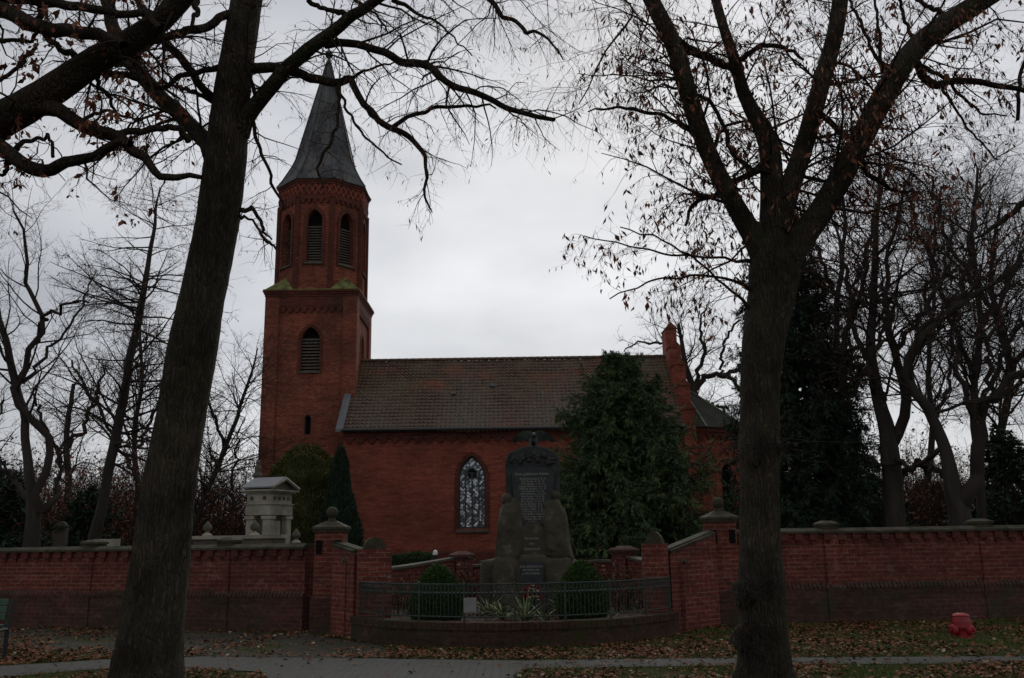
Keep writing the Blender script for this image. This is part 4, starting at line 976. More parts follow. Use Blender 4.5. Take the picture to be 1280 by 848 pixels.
def trunk_mesh(name, q, r, sides, m, parent, rng, lump=.05, sub=4, flare=True):
    n = len(q) * sub; t = np.linspace(0, len(q) - 1, n); i = np.minimum(t.astype(int), len(q) - 2); f = (t - i)[:, None]
    Q = q[i] * (1 - f) + q[i + 1] * f; R = r[i] * (1 - f[:, 0]) + r[i + 1] * f[:, 0]
    a = np.arange(sides) * 2 * np.pi / sides; s = np.concatenate([[0], np.cumsum(np.linalg.norm(np.diff(Q, axis=0), axis=1))])
    ph = rng.uniform(0, 6.28, 8); prof = np.zeros((n, sides))
    for k, amp in ((2, .5), (3, .6), (5, .5), (7, .35), (11, .3)): prof += amp * np.sin(k * a[None, :] + ph[k % 8] + s[:, None] * rng.uniform(-1, 1) + .6 * np.sin(s[:, None] * 1.7 + k))
    prof += rng.normal(0, .22, (n, sides))
    fl = 0
    if flare: fl = .32 * np.exp(-np.maximum(Q[:, 2], 0) / .22)[:, None] * (1 + .7 * np.sin(5 * a + 1)[None, :])
    Rm = R[:, None] * (1 + lump * prof + fl)
    Vt, Fq = tubes(Q[None], Rm[None], sides)
    return np_mesh(name, Vt, Fq, m, parent, None, True)

# ------------------------------------------------------------------ foreground tree 1 (left, leaning linden)
rng = np.random.default_rng(3)
T1Y = 8.6
t1 = [[(180, 892, 44), (181, 848, 39), (190, 790, 35), (202, 700, 32), (213, 600, 30), (228, 515, 29), (240, 440, 30), (251, 375, 27), (268, 295, 26), (280, 210, 25), (290, 110, 21), (308, 0, 17), (325, -110, 14), (340, -260, 9)],
 [(300, 168, 12), (308, 148, 10), (330, 118, 9), (356, 89, 8.5), (389, 61, 8), (425, 30, 7), (470, 0, 6), (530, -35, 5)],
 [(290, 84, 8), (312, 84, 6.5), (345, 84, 6), (380, 95, 5.5), (420, 103, 5), (438, 98, 4.5)],
 [(438, 98, 4.5), (452, 128, 4.2), (488, 160, 4), (525, 188, 3), (532, 207, 2.2), (533, 232, 1.8), (538, 262, 1.2)],
 [(436, 99, 3), (452, 88, 1.6), (478, 82, 1.3), (496, 76, .8)], [(488, 161, 3), (508, 148, 2.6), (548, 134, 2.3), (600, 133, 1.6), (620, 136, 1)],
 [(424, 104, 2.4), (428, 120, 1.8), (440, 150, 1.6), (470, 185, 1.3), (502, 206, .9)],
 [(424, 105, 2), (424, 130, 1.8), (414, 180, 2), (400, 205, 1.8), (404, 235, 1.2)],
 [(406, 56, 5), (430, 55, 4.6), (465, 60, 4.6), (505, 76, 4.8), (530, 82, 5), (546, 95, 4.4), (590, 114, 4), (640, 137, 3.4), (670, 148, 3), (693, 150, 2.6)],
 [(308, 90, 3), (313, 130, 2.6), (318, 160, 2.4), (330, 200, 2), (345, 240, 1.8), (356, 262, 1)],
 [(266, 192, 11), (261, 181, 10), (240, 160, 9), (215, 135, 9), (172, 92, 8.5), (150, 55, 7.5), (136, 15, 7), (128, -40, 6)],
 [(272, 130, 5), (264, 121, 4.8), (233, 83, 4.6), (205, 51, 4.6), (185, 25, 4), (165, -20, 3)],
 [(284, 84, 4.5), (276, 84, 4), (255, 88, 3.2), (233, 94, 3), (199, 109, 3), (172, 98, 3.6), (123, 89, 4)],
 [(268, 128, 3), (240, 116, 2.4), (221, 107, 1.8), (196, 104, 1.4)],
 [(300, 20, 6), (282, 20, 5), (255, 34, 4.8), (215, 43, 4.5), (185, 52, 4)],
 [(300, 270, 2), (315, 275, 1.4), (332, 300, 2), (345, 312, 1.2)], [(298, 262, 3), (306, 265, 3), (316, 262, 2.4), (327, 285, 2), (340, 300, 1)],
 [(600, -12, 3), (616, 2, 3), (630, 24, 2.6), (650, 28, 2.4), (659, 44, 2.2), (668, 37, 2), (690, 55, 1.4), (704, 75, .8)],
 [(430, -14, 4), (455, 8, 2), (470, 20, 1.6), (487, 42, .9)], [(490, 0, 3), (520, 15, 2), (560, 40, 1.2), (590, 70, .7)],
 [(385, 0, 3), (400, 8, 2.6), (420, 16, 3), (435, 20, 4)], [(530, -30, 4), (600, -20, 3), (690, -28, 2), (760, -10, 1.5), (793, 8, 1.2), (760, 60, 1.2), (742, 95, 1), (724, 130, .7)]]
tr = empty('linden_tree', (at(180, 880, T1Y).x, T1Y, 0), 'large leaning bare linden trunk standing in the left foreground', 'tree')
roots = []
for i, sp_ in enumerate(t1):
    dY = {0: 0, 1: -.8, 8: -.5, 10: .5}.get(i, random.uniform(-.8, .5)); Y0 = T1Y
    if i == 0: q, r = root_line(sp_, Y0, 26); trunk_mesh('trunk', q, r, 36, M['bark'], tr, rng, .05)
    else:
        if i in (3, 4, 5, 6, 7): Y0, dY = T1Y - .4, -.3
        if i == 2: dY = -.4
        if i in (8,): Y0 = T1Y - .45
        q, r = root_line(sp_, Y0, 16, dY, .012, rng); roots.append((q, r))
        trunk_mesh('limb', q, r, 12, M['bark'] if i in (1, 10) else M['bark2'], tr, rng, .05, 2, False)
P0 = np.stack([q for q, r in roots]); R0 = np.stack([r for q, r in roots])
A, AR_ = kids(P0, R0, rng, dens=10, t0=.1, ratio=.48, ang=55, N=7, wob=.2, grav=-.06, rr=.36, lmin=.3, lmax=1.25, rmin=.003)
B_, BR_ = kids(A, AR_, rng, dens=11, t0=.12, ratio=.6, ang=48, N=5, wob=.2, grav=-.18, rr=.55, lmin=.18, lmax=.7, rmin=.0017)
D_, DR_ = kids(B_, BR_, rng, dens=10, t0=.2, ratio=.6, ang=42, N=4, wob=.15, grav=-.25, rr=.7, lmin=.1, lmax=.3, rmin=.0013)
np_mesh('twigs', *join([tubes(A, AR_, 4), tubes(B_, BR_, 3), tubes(D_, DR_, 3)]), M['twig'], tr)
v, f, uv = leafquads(D_, DR_, rng, .5, .05, .2, .95, .004); np_mesh('leaves', v, f, M['leaf_brown'], tr, uv)  # the linden's hanging seed bracts, drawn as small leaf quads
# young shoots at the foot
q = [np.array([[at(225, 860, 8.6).x + dx * .3, 8.6, 0], [at(225, 860, 8.6).x + dx, 8.55 + rng.normal(0, .1), rng.uniform(.25, .5)]]) for dx in rng.uniform(0, .45, 16)]
Pq = np.stack([smooth_line(np.c_[k, [.004, .002]], 5)[:, :3] for k in q]); Rq = np.full((16, 5), .003)
A2, A2R = kids(Pq, Rq, rng, dens=8, ratio=.5, ang=40, N=4, wob=.1, grav=.05, lmin=.06, rmin=.0018)
np_mesh('shoots', *join([tubes(Pq, Rq, 3), tubes(A2, A2R, 3)]), M['twig'], tr)

# ------------------------------------------------------------------ foreground tree 0 (limbs reaching in from the left)
rng = np.random.default_rng(8); T0Y = 7.6
t0_ = [[(-330, 990, 60), (-325, 850, 46), (-300, 650, 40), (-270, 480, 38), (-210, 330, 34), (-130, 240, 28), (-60, 190, 22), (0, 150, 18.5), (61, 117, 16.5), (101, 86, 15.5), (147, 61, 14), (184, 40, 13), (215, 12, 12), (236, -12, 12), (280, -80, 9)],
 [(-110, -30, 12), (-50, -5, 10), (0, 15, 8.5), (46, 31, 8), (92, 40, 7.5), (132, 46, 7), (155, 58, 6)],
 [(30, 136, 12), (64, 135, 9), (101, 156, 7.5), (132, 167, 7), (163, 181, 6.2), (184, 204, 5.2), (199, 224, 4.5), (225, 220, 3.5), (252, 222, 2.6)],
 [(-60, 150, 12), (-30, 172, 10), (0, 184, 9), (21, 196, 8), (46, 214, 7.5), (77, 204, 6.5), (117, 196, 5.5), (138, 181, 5), (163, 180, 4.5)],
 [(144, 167, 4), (184, 162, 3.8), (224, 161, 3.6), (236, 176, 4.4)], [(-20, -6, 6), (52, 3, 5.5), (92, 9, 5), (132, 17, 4.6), (184, 23, 4), (200, 35, 3)],
 [(60, -10, 4), (50, 20, 3.4), (70, 55, 3), (95, 72, 4)], [(120, 89, 3), (123, 105, 2.4), (138, 128, 2), (146, 150, 1.2)], [(12, 190, 4), (40, 175, 2.4), (62, 172, 1.8), (66, 196, 2)],
 [(-30, 40, 4), (10, 50, 2.5), (40, 48, 2), (60, 30, 2)], [(-30, 95, 4), (0, 100, 2.5), (30, 75, 2), (45, 60, 2)], [(100, 156, 3), (118, 140, 2), (150, 145, 1.6), (176, 150, 1.2)],
 [(240, -10, 5), (246, 10, 3.4), (240, 28, 2.2), (252, 40, 1.2)], [(20, 197, 3), (5, 215, 2), (-10, 225, 1)]]
tr = empty('oak_tree', (at(-330, 900, T0Y).x, T0Y, 0), 'dark oak reaching thick crooked limbs with withered leaves in from the upper left edge', 'tree')
roots = []
for i, sp_ in enumerate(t0_):
    q, r = root_line(sp_, T0Y if i else T0Y, 26 if i == 0 else 16, 0 if i in (0, 2) else random.uniform(-.5, .4), .015 if i else 0, rng)
    if i == 0: q[0][2] = -.1; trunk_mesh('trunk', q, r, 20, M['bark2'], tr, rng, .06, 3); roots.append((q[10:26], r[10:26]))
    else: roots.append((q, r)); trunk_mesh('limb', q, r, 10, M['bark2'], tr, rng, .08, 2, False)
P0 = np.stack([q for q, r in roots]); R0 = np.stack([r for q, r in roots])
A, AR_ = kids(P0, R0, rng, dens=7, t0=.1, ratio=.38, ang=60, N=8, wob=.34, grav=-.0, rr=.36, lmin=.25, lmax=.95, rmin=.004)
B_, BR_ = kids(A, AR_, rng, dens=10, t0=.15, ratio=.55, ang=55, N=5, wob=.35, grav=-.02, rr=.55, lmin=.12, lmax=.42, rmin=.0022)
D_, DR_ = kids(B_, BR_, rng, dens=10, t0=.2, ratio=.6, ang=45, N=4, wob=.25, grav=-.1, rr=.7, lmin=.07, lmax=.22, rmin=.0015)
np_mesh('twigs', *join([tubes(A, AR_, 4), tubes(B_, BR_, 3), tubes(D_, DR_, 3)]), M['twig'], tr)
def clump(P, R, rng, frac, per, mask=None):
    k = rng.uniform(0, 1, len(P)) < frac
    if mask is not None: k &= mask(P[:, -1])
    return leafquads(P[k], R[k], rng, per, .075, .5, .55, .02)
v, f, uv = clump(D_, DR_, rng, .42, 3.4, lambda e: (e[:, 0] < -3.2 + rng.normal(0, .5, len(e)))); np_mesh('withered_leaves', v, f, M['leaf_brown'], tr, uv)

# ------------------------------------------------------------------ foreground tree 2 (right, forked)
rng = np.random.default_rng(5); T2Y = 9.6
t2 = [[(962, 884, 42), (958, 848, 32), (955, 800, 28), (952, 760, 27.5), (952, 740, 29), (951, 700, 25.5), (950, 640, 24), (950, 590, 23.5), (950, 560, 26), (950, 530, 24), (951, 470, 24), (957, 410, 26), (966, 360, 28), (968, 325, 30), (968, 300, 22)],
 [(966, 345, 20), (946, 303, 14), (923, 264, 12), (885, 189, 11), (861, 118, 11), (843, 57, 10), (814, 0, 9), (790, -60, 8)],
 [(968, 330, 20), (967, 300, 17), (965, 236, 14), (960, 175, 12), (932, 123, 8), (918, 75, 6.5), (904, 33, 5.5), (892, -10, 5)],
 [(972, 290, 13), (984, 245, 12), (1003, 189, 11), (1027, 104, 10), (1045, 38, 9), (1051, -5, 8.5), (1062, -70, 7)],
 [(970, 345, 22), (989, 316, 18), (1027, 264, 15), (1069, 189, 13.5), (1112, 108, 13), (1144, 61, 12), (1192, 24, 11), (1234, -2, 10), (1290, -45, 8)],
 [(1140, 72, 6), (1148, 84, 4.6), (1166, 108, 5), (1185, 102, 4), (1215, 102, 3.6), (1250, 108, 3), (1285, 118, 2.6), (1330, 130, 2)],
 [(846, 50, 6), (870, 66, 5), (909, 83, 4.4), (918, 85, 4)], [(918, 80, 4), (935, 68, 3.2), (956, 59, 3), (984, 61, 2.4), (1004, 75, 1.5)],
 [(872, 168, 4), (840, 150, 2.6), (805, 139, 2.2), (762, 136, 1.6), (735, 140, .9)], [(962, 215, 5), (946, 215, 4), (920, 195, 3), (890, 130, 2.4), (870, 118, 2)],
 [(960, 200, 5), (945, 214, 4.4), (928, 222, 4), (895, 245, 3.6), (871, 252, 2.8), (857, 283, 1.6)],
 [(950, 330, 4), (920, 325, 2), (885, 322, 1.6), (840, 318, 1.4), (790, 308, 1.1), (730, 295, .7)], [(950, 370, 4), (915, 350, 2), (870, 345, 1.6), (815, 352, 1.2), (762, 374, .8)],
 [(945, 395, 3), (915, 365, 1.8), (880, 335, 1.5), (832, 302, 1.2), (775, 284, .8)], [(1020, 140, 4), (1040, 155, 3.4), (1060, 175, 3.2), (1097, 226, 3), (1120, 238, 2), (1150, 240, 1.2)],
 [(1112, 85, 4), (1100, 78, 2.6), (1085, 50, 2), (1070, 20, 1.8), (1060, -10, 1.5)], [(1103, 88, 3), (1100, 60, 2), (1096, 20, 1.6), (1094, -10, 1.4)],
 [(1150, 55, 4), (1140, 45, 2.4), (1128, 15, 2), (1122, -12, 1.6)], [(1186, 22, 4), (1175, 15, 2.8), (1160, 10, 2.4), (1140, -8, 2)], [(1150, 82, 3), (1180, 96, 2), (1200, 120, 1.6), (1222, 140, 1.3), (1258, 145, .8)],
 [(1178, 110, 2), (1190, 130, 1.5), (1210, 160, 1.2), (1248, 200, .9)], [(890, 195, 3), (905, 160, 2), (940, 150, 1.5), (980, 150, 1)],
 [(1272, 150, 2), (1276, 100, 2), (1290, 60, 2), (1330, 10, 3)], [(1330, 200, 5), (1285, 250, 4), (1262, 270, 3), (1240, 285, 2.4), (1215, 300, 1.2)]]
tr = empty('forked_tree', (at(960, 870, T2Y).x, T2Y, 0), 'bare forked tree with burled trunk and withered hanging leaves in the right foreground', 'tree')
roots = []
for i, sp_ in enumerate(t2):
    q, r = root_line(sp_, T2Y, 26 if i == 0 else 16, {0: 0, 1: -.3, 2: .3, 3: .5, 4: -.4, 5: -.2}.get(i, random.uniform(-.4, .4)), .012 if i > 4 else 0, rng)
    if i == 0: trunk_mesh('trunk', q, r, 36, M['bark'], tr, rng, .045); tq = q
    else:
        roots.append((q, r)); trunk_mesh('limb', q, r, 20 if i < 5 else 8, M['bark'] if i < 5 else M['bark2'], tr, rng, .06, 3 if i < 5 else 2, False)
P0 = np.stack([q for q, r in roots]); R0 = np.stack([r for q, r in roots])
A, AR_ = kids(P0, R0, rng, dens=10, t0=.1, ratio=.42, ang=58, N=7, wob=.2, grav=-.02, rr=.3, lmin=.4, lmax=1.7, rmin=.003, cap=.012)
B_, BR_ = kids(A, AR_, rng, dens=10, t0=.12, ratio=.55, ang=50, N=5, wob=.22, grav=-.1, rr=.55, lmin=.2, lmax=.75, rmin=.002)
D_, DR_ = kids(B_, BR_, rng, dens=11, t0=.2, ratio=.6, ang=42, N=4, wob=.18, grav=-.2, rr=.7, lmin=.1, lmax=.32, rmin=.0015)
np_mesh('twigs', *join([tubes(A, AR_, 4), tubes(B_, BR_, 3), tubes(D_, DR_, 3)]), M['twig'], tr)
v1 = leafquads(D_, DR_, rng, .8, .085, .26, .93, .01)
k = rng.uniform(0, 1, len(D_)) < .05; v2 = leafquads(D_[k], DR_[k], rng, 2.0, .08, .5, .75, .02)
V_, F_ = join([v1[:2], v2[:2]]); np_mesh('withered_leaves', V_, F_, M['leaf_brown'], tr, np.concatenate([v1[2], v2[2]]))
# burls with epicormic shoots
for (bx, by, br, s_) in ((934, 742, .14, 3), (966, 733, .12, 5), (932, 800, .13, 7), (948, 566, .14, 9), (970, 556, .1, 12), (962, 700, .1, 14)):
    p = at(bx, by, T2Y - .19)
    rock('burl', (p.x, T2Y - .1, p.z), (br * .8, br, br * 1.1), s_, M['bark'], tr, amp=.35, sub=3)
S = []
for (bx, by, nn_) in ((934, 742, 26), (966, 735, 18), (932, 800, 16), (948, 560, 22), (972, 556, 16), (950, 820, 12), (975, 845, 14)):
    for k in range(nn_):
        p = np.array(at(bx + rng.normal(0, 6), by + rng.normal(0, 8), T2Y - .3)); d = np.array([rng.normal(0, .6), -abs(rng.normal(.25, .3)), rng.normal(.05, .7)])
        ln = rng.uniform(.1, .38) * (1.7 if by < 600 else 1); S.append(np.stack([p - d * .2, p + d * ln * .5, p + d * ln * np.array([1, 1, .5]) + np.array([0, 0, -.03]), p + d * ln * np.array([1.3, 1, .9]), p + d * ln * np.array([1.6, 1.1, 1])]))
S = np.stack(S); SR = np.repeat(np.linspace(.004, .0016, 5)[None], len(S), 0)
np_mesh('shoots', *tubes(S, SR, 3), M['twig_grey'], tr)

# ================================================================== BACKGROUND TREES
def bare_tree(label, specs, Y, seed, group='bare trees in the graveyard', cat='tree', name='bare_tree', l1=1.6, l2=2.2, l3=2.4, r1=.5, wob=.2, grav=.02, lmax=4, leaf=0, leafsize=.12, bm=None, tm=None, first_t=.35, levels=3, spread=50):
    rng = np.random.default_rng(seed); b = at(specs[0][0][0], 640, Y)
    rt = empty(name, (b.x, Y, 0), label, cat, group); roots = []
    for i, sp_ in enumerate(specs):
        q, r = root_line(sp_, Y, 18, 0 if i == 0 else rng.uniform(-2, 2), .085 if i else .03, rng); r = r * .68
        if i == 0: q[0][2] = -.1; trunk_mesh('trunk', q, r, 14, bm or M['barkbg'], rt, rng, .05, 2)
        roots.append((q, r))
    P0 = np.stack([q for q, r in roots]); R0 = np.stack([r for q, r in roots]); lst = [tubes(P0[1:], R0[1:], 8)] if len(roots) > 1 else []
    Tr, TrR = P0[:1], R0[:1]
    f_ = Y / 28
    A, AR_ = kids(P0, R0, rng, dens=l1 * 2.8, t0=first_t, ratio=r1 * 1.1, ang=spread, N=9, wob=wob, grav=grav + .04, rr=.38, lmin=.8, lmax=lmax * 1.1, rmin=.011, cap=.014)
    B_, BR_ = kids(A, AR_, rng, dens=l2 * 2.1, t0=.12, ratio=.5, ang=48, N=6, wob=wob, grav=grav, rr=.5, lmin=.5, lmax=2, rmin=.007 * f_)
    D_, DR_ = kids(B_, BR_, rng, dens=l3 * 2.2, t0=.12, ratio=.6, ang=45, N=5, wob=wob, grav=grav, rr=.6, lmin=.35, lmax=1.2, rmin=.0045 * f_)
    if len(D_) < 30000: E_, ER_ = kids(D_, DR_, rng, dens=3.2 / f_, t0=.15, ratio=.6, ang=42, N=4, wob=wob, grav=grav, rr=.7, lmin=.2, lmax=.6, rmin=.0036 * f_)
    else: E_, ER_ = D_[:2], DR_[:2]
    lst += [tubes(A, AR_, 5), tubes(B_, BR_, 3), tubes(D_, DR_, 3), tubes(E_, ER_, 3)]; last, lastR = D_, DR_; print(label, len(A), len(B_), len(D_), len(E_))
    if levels > 3:
        E_, ER_ = kids(D_, DR_, rng, dens=3, t0=.2, ratio=.6, ang=40, N=4, wob=wob, grav=grav, rr=.7, lmin=.15, lmax=.5, rmin=.004); lst.append(tubes(E_, ER_, 3)); last, lastR = E_, ER_
    np_mesh('crown', *join(lst), tm or M['twig_grey'], rt)
    if leaf:
        v, f, uv = leafquads(last, lastR, rng, leaf, leafsize, .35, .6, .03); np_mesh('withered_leaves', v, f, M['leaf_brown'], rt, uv)
    return rt
bare_tree('bare forked tree with two twisting stems at the far left edge', [[(40, 700, 15), (42, 630, 10), (33, 564, 7), (28, 497, 6.5), (13, 460, 6), (3, 414, 5), (-8, 350, 3.5), (-15, 290, 2)],
  [(50, 640, 8), (57, 597, 7), (61, 540, 6), (34, 505, 5.5), (24, 485, 5), (42, 442, 5), (46, 420, 4.5), (33, 331, 3), (17, 264, 1.8)], [(44, 425, 4), (61, 392, 3), (80, 384, 2.5), (111, 379, 1.6)], [(52, 640, 6), (78, 608, 4), (72, 580, 3), (90, 540, 2)],
  [(44, 640, 6), (20, 600, 4), (-10, 560, 3)], [(28, 480, 4), (60, 440, 2.5), (95, 400, 2), (120, 340, 1)]], 27, 1, l1=1.1, l2=1.6, l3=1.9, grav=.05, wob=.17, r1=.4, lmax=2.8)
bare_tree('slim leaning larch-like tree with drooping side twigs left of the leaning trunk', [[(112, 700, 10), (122, 660, 9), (139, 575, 8), (161, 464, 7), (177, 375, 5.8), (188, 320, 4), (194, 275, 2.6), (200, 235, 1)]], 30, 2, l1=3.4, l2=1.9, l3=2.1, r1=.28, wob=.1, grav=-.05, lmax=3.2, leaf=.5, leafsize=.09, first_t=.2, spread=75)
bare_tree('thin bare leaning tree with weeping twigs between the leaning trunk and the tower', [[(232, 690, 6), (248, 640, 5), (266, 597, 4.5), (294, 530, 3.6), (312, 475, 2.4), (322, 435, 1)], [(280, 560, 3), (262, 510, 2.4), (250, 470, 1.6), (246, 440, 1)], [(292, 660, 3), (290, 600, 2.4), (296, 560, 1.6), (300, 520, 1)]], 38, 3, l1=2.6, l2=1.7, l3=1.9, r1=.34, grav=-.05, wob=.14, lmax=3.6, first_t=.15)
bare_tree('bare tree standing behind the leaning larch', [[(170, 690, 6), (172, 620, 5), (168, 540, 4), (178, 470, 3), (172, 400, 2)], [(170, 600, 4), (140, 540, 3), (110, 490, 2.4), (90, 450, 1.6)], [(172, 560, 3), (200, 500, 2.4), (215, 440, 1.6)]], 46, 4, l1=1.3, l2=1.4, l3=1.4, r1=.45, grav=.02, lmax=4)
bare_tree('bare tree beyond the graveyard wall at the far left, behind the forked one', [[(80, 690, 8), (86, 620, 6), (84, 550, 5), (92, 480, 3)], [(84, 590, 4), (60, 540, 3), (40, 490, 2)], [(86, 560, 4), (115, 510, 3), (130, 460, 2)], [(0, 640, 4), (-10, 560, 3), (5, 500, 2)]], 44, 5, l1=1.4, l2=1.4, l3=1.4, r1=.45, lmax=4, leaf=.25)
# right side
bare_tree('broad bare tree with ivy-dark trunk right of the dark spruce', [[(1122, 700, 20), (1119, 652, 18), (1113, 561, 15), (1098, 493, 11), (1089, 444, 9), (1091, 400, 7), (1093, 350, 6), (1096, 270, 4), (1100, 190, 2)],
  [(1113, 561, 10), (1130, 493, 9), (1121, 452, 7), (1112, 407, 6), (1108, 350, 4), (1120, 280, 3), (1140, 215, 1.6)], [(1092, 470, 6), (1070, 420, 5), (1058, 370, 4), (1050, 310, 3), (1040, 250, 1.6)], [(1105, 500, 6), (1085, 470, 5), (1060, 455, 4), (1040, 440, 3)],
  [(1121, 600, 6), (1140, 585, 5), (1165, 588, 5), (1190, 600, 5)], [(1118, 440, 5), (1150, 400, 4), (1165, 350, 3), (1170, 290, 2), (1180, 230, 1)]], 28, 6, l1=1.5, l2=2.2, l3=2.2, r1=.42, wob=.26, grav=.0, lmax=3.8, leaf=.35, levels=3, leafsize=.09)
bare_tree('broad bare multi-stemmed tree with crooked limbs behind the right pier', [[(1204, 700, 20), (1202, 648, 18), (1191, 607, 14), (1180, 561, 10), (1165, 516, 9), (1142, 490, 8), (1134, 455, 8), (1150, 427, 8.5), (1183, 391, 7), (1214, 373, 5), (1251, 350, 4), (1280, 325, 2)],
  [(1204, 630, 14), (1214, 607, 12), (1221, 561, 11), (1229, 508, 9), (1251, 486, 8), (1280, 467, 7), (1330, 440, 5)], [(1190, 385, 5), (1210, 340, 4), (1215, 290, 3), (1230, 230, 1.6)], [(1150, 427, 5), (1165, 380, 4), (1180, 330, 3), (1200, 260, 1.6)],
  [(1225, 530, 6), (1200, 480, 5), (1190, 440, 4), (1196, 380, 2.4), (1190, 320, 1.5)], [(1180, 561, 5), (1150, 580, 4), (1120, 578, 4), (1090, 572, 3)], [(1240, 495, 5), (1236, 440, 4), (1250, 390, 3), (1262, 330, 2)]], 26, 7, l1=1.5, l2=2.2, l3=2.2, r1=.42, wob=.28, grav=.0, lmax=3.6, leaf=.35, levels=3, leafsize=.09)
bare_tree('tall bare tree at the right edge behind the multi-stemmed one', [[(1246, 700, 10), (1244, 640, 8), (1251, 539, 6.5), (1263, 463, 5.5), (1246, 407, 4.5), (1240, 330, 3.5), (1250, 260, 2)], [(1258, 480, 4), (1290, 420, 3), (1310, 360, 2)], [(1246, 400, 4), (1220, 350, 3), (1210, 290, 2)], [(1300, 640, 8), (1296, 520, 6), (1300, 400, 4), (1290, 280, 2)]], 36, 8, l1=1.5, l2=1.7, l3=1.6, r1=.45, wob=.22, lmax=4.5)
bare_tree('thin bare tree seen between the dark spruce and the broad bare tree', [[(1160, 700, 8), (1158, 620, 6), (1166, 540, 5), (1160, 460, 4), (1168, 370, 3), (1160, 290, 2)], [(1060, 660, 5), (1052, 560, 4), (1060, 480, 3)], [(1163, 540, 4), (1185, 480, 3), (1190, 420, 2)], [(1072, 500, 3), (1060, 420, 3), (1075, 330, 2)]], 42, 9, l1=1.4, l2=1.5, l3=1.5, r1=.45, wob=.2, lmax=5)
bare_tree('bare crooked tree rising behind the apse and stepped gable', [[(884, 640, 9), (878, 560, 8), (872, 510, 7), (866, 485, 6), (856, 455, 5), (852, 430, 4), (848, 405, 2.5)], [(868, 490, 5.5), (885, 470, 5), (905, 468, 4.5), (930, 462, 4)], [(905, 468, 4), (920, 480, 3.4), (930, 500, 2.5)],
  [(866, 485, 4), (880, 440, 3.4), (876, 410, 2.4), (884, 380, 1.5)], [(856, 455, 3), (830, 430, 2.4), (800, 428, 1.8), (780, 440, 1)], [(900, 468, 3), (905, 430, 2.6), (925, 400, 2)], [(878, 500, 3), (900, 510, 2.4), (915, 525, 1.6)]], 60, 10, l1=1.1, l2=1.2, l3=1.3, r1=.4, wob=.26, lmax=4.5, first_t=.1, grav=0)

bare_tree('bare twiggy tree with brownish upper twigs high in the right background', [[(1228, 700, 9), (1224, 600, 7), (1216, 500, 6), (1226, 400, 5), (1216, 300, 3.5), (1222, 210, 2)], [(1218, 480, 5), (1190, 400, 4), (1160, 320, 3), (1130, 240, 2)], [(1224, 420, 5), (1260, 350, 4), (1290, 290, 3)], [(1220, 360, 4), (1180, 290, 3), (1165, 220, 2)], [(1216, 520, 5), (1250, 460, 4), (1275, 400, 3)]], 33, 19, l1=1.6, l2=1.9, l3=2, r1=.42, wob=.26, lmax=3.5, leaf=.4, leafsize=.09)
bare_tree('bare twiggy tree right behind the tall dark spruce', [[(1040, 700, 9), (1044, 600, 7), (1050, 500, 6), (1046, 400, 5), (1056, 300, 3.5), (1050, 200, 2)], [(1048, 450, 5), (1075, 370, 4), (1090, 280, 3), (1110, 210, 2)], [(1046, 380, 4), (1020, 310, 3), (1000, 250, 2)], [(1050, 520, 5), (1085, 450, 4), (1120, 380, 3)]], 38, 20, l1=1.1, l2=1.7, l3=1.8, r1=.42, wob=.24, lmax=3.5, leaf=.35, leafsize=.09)
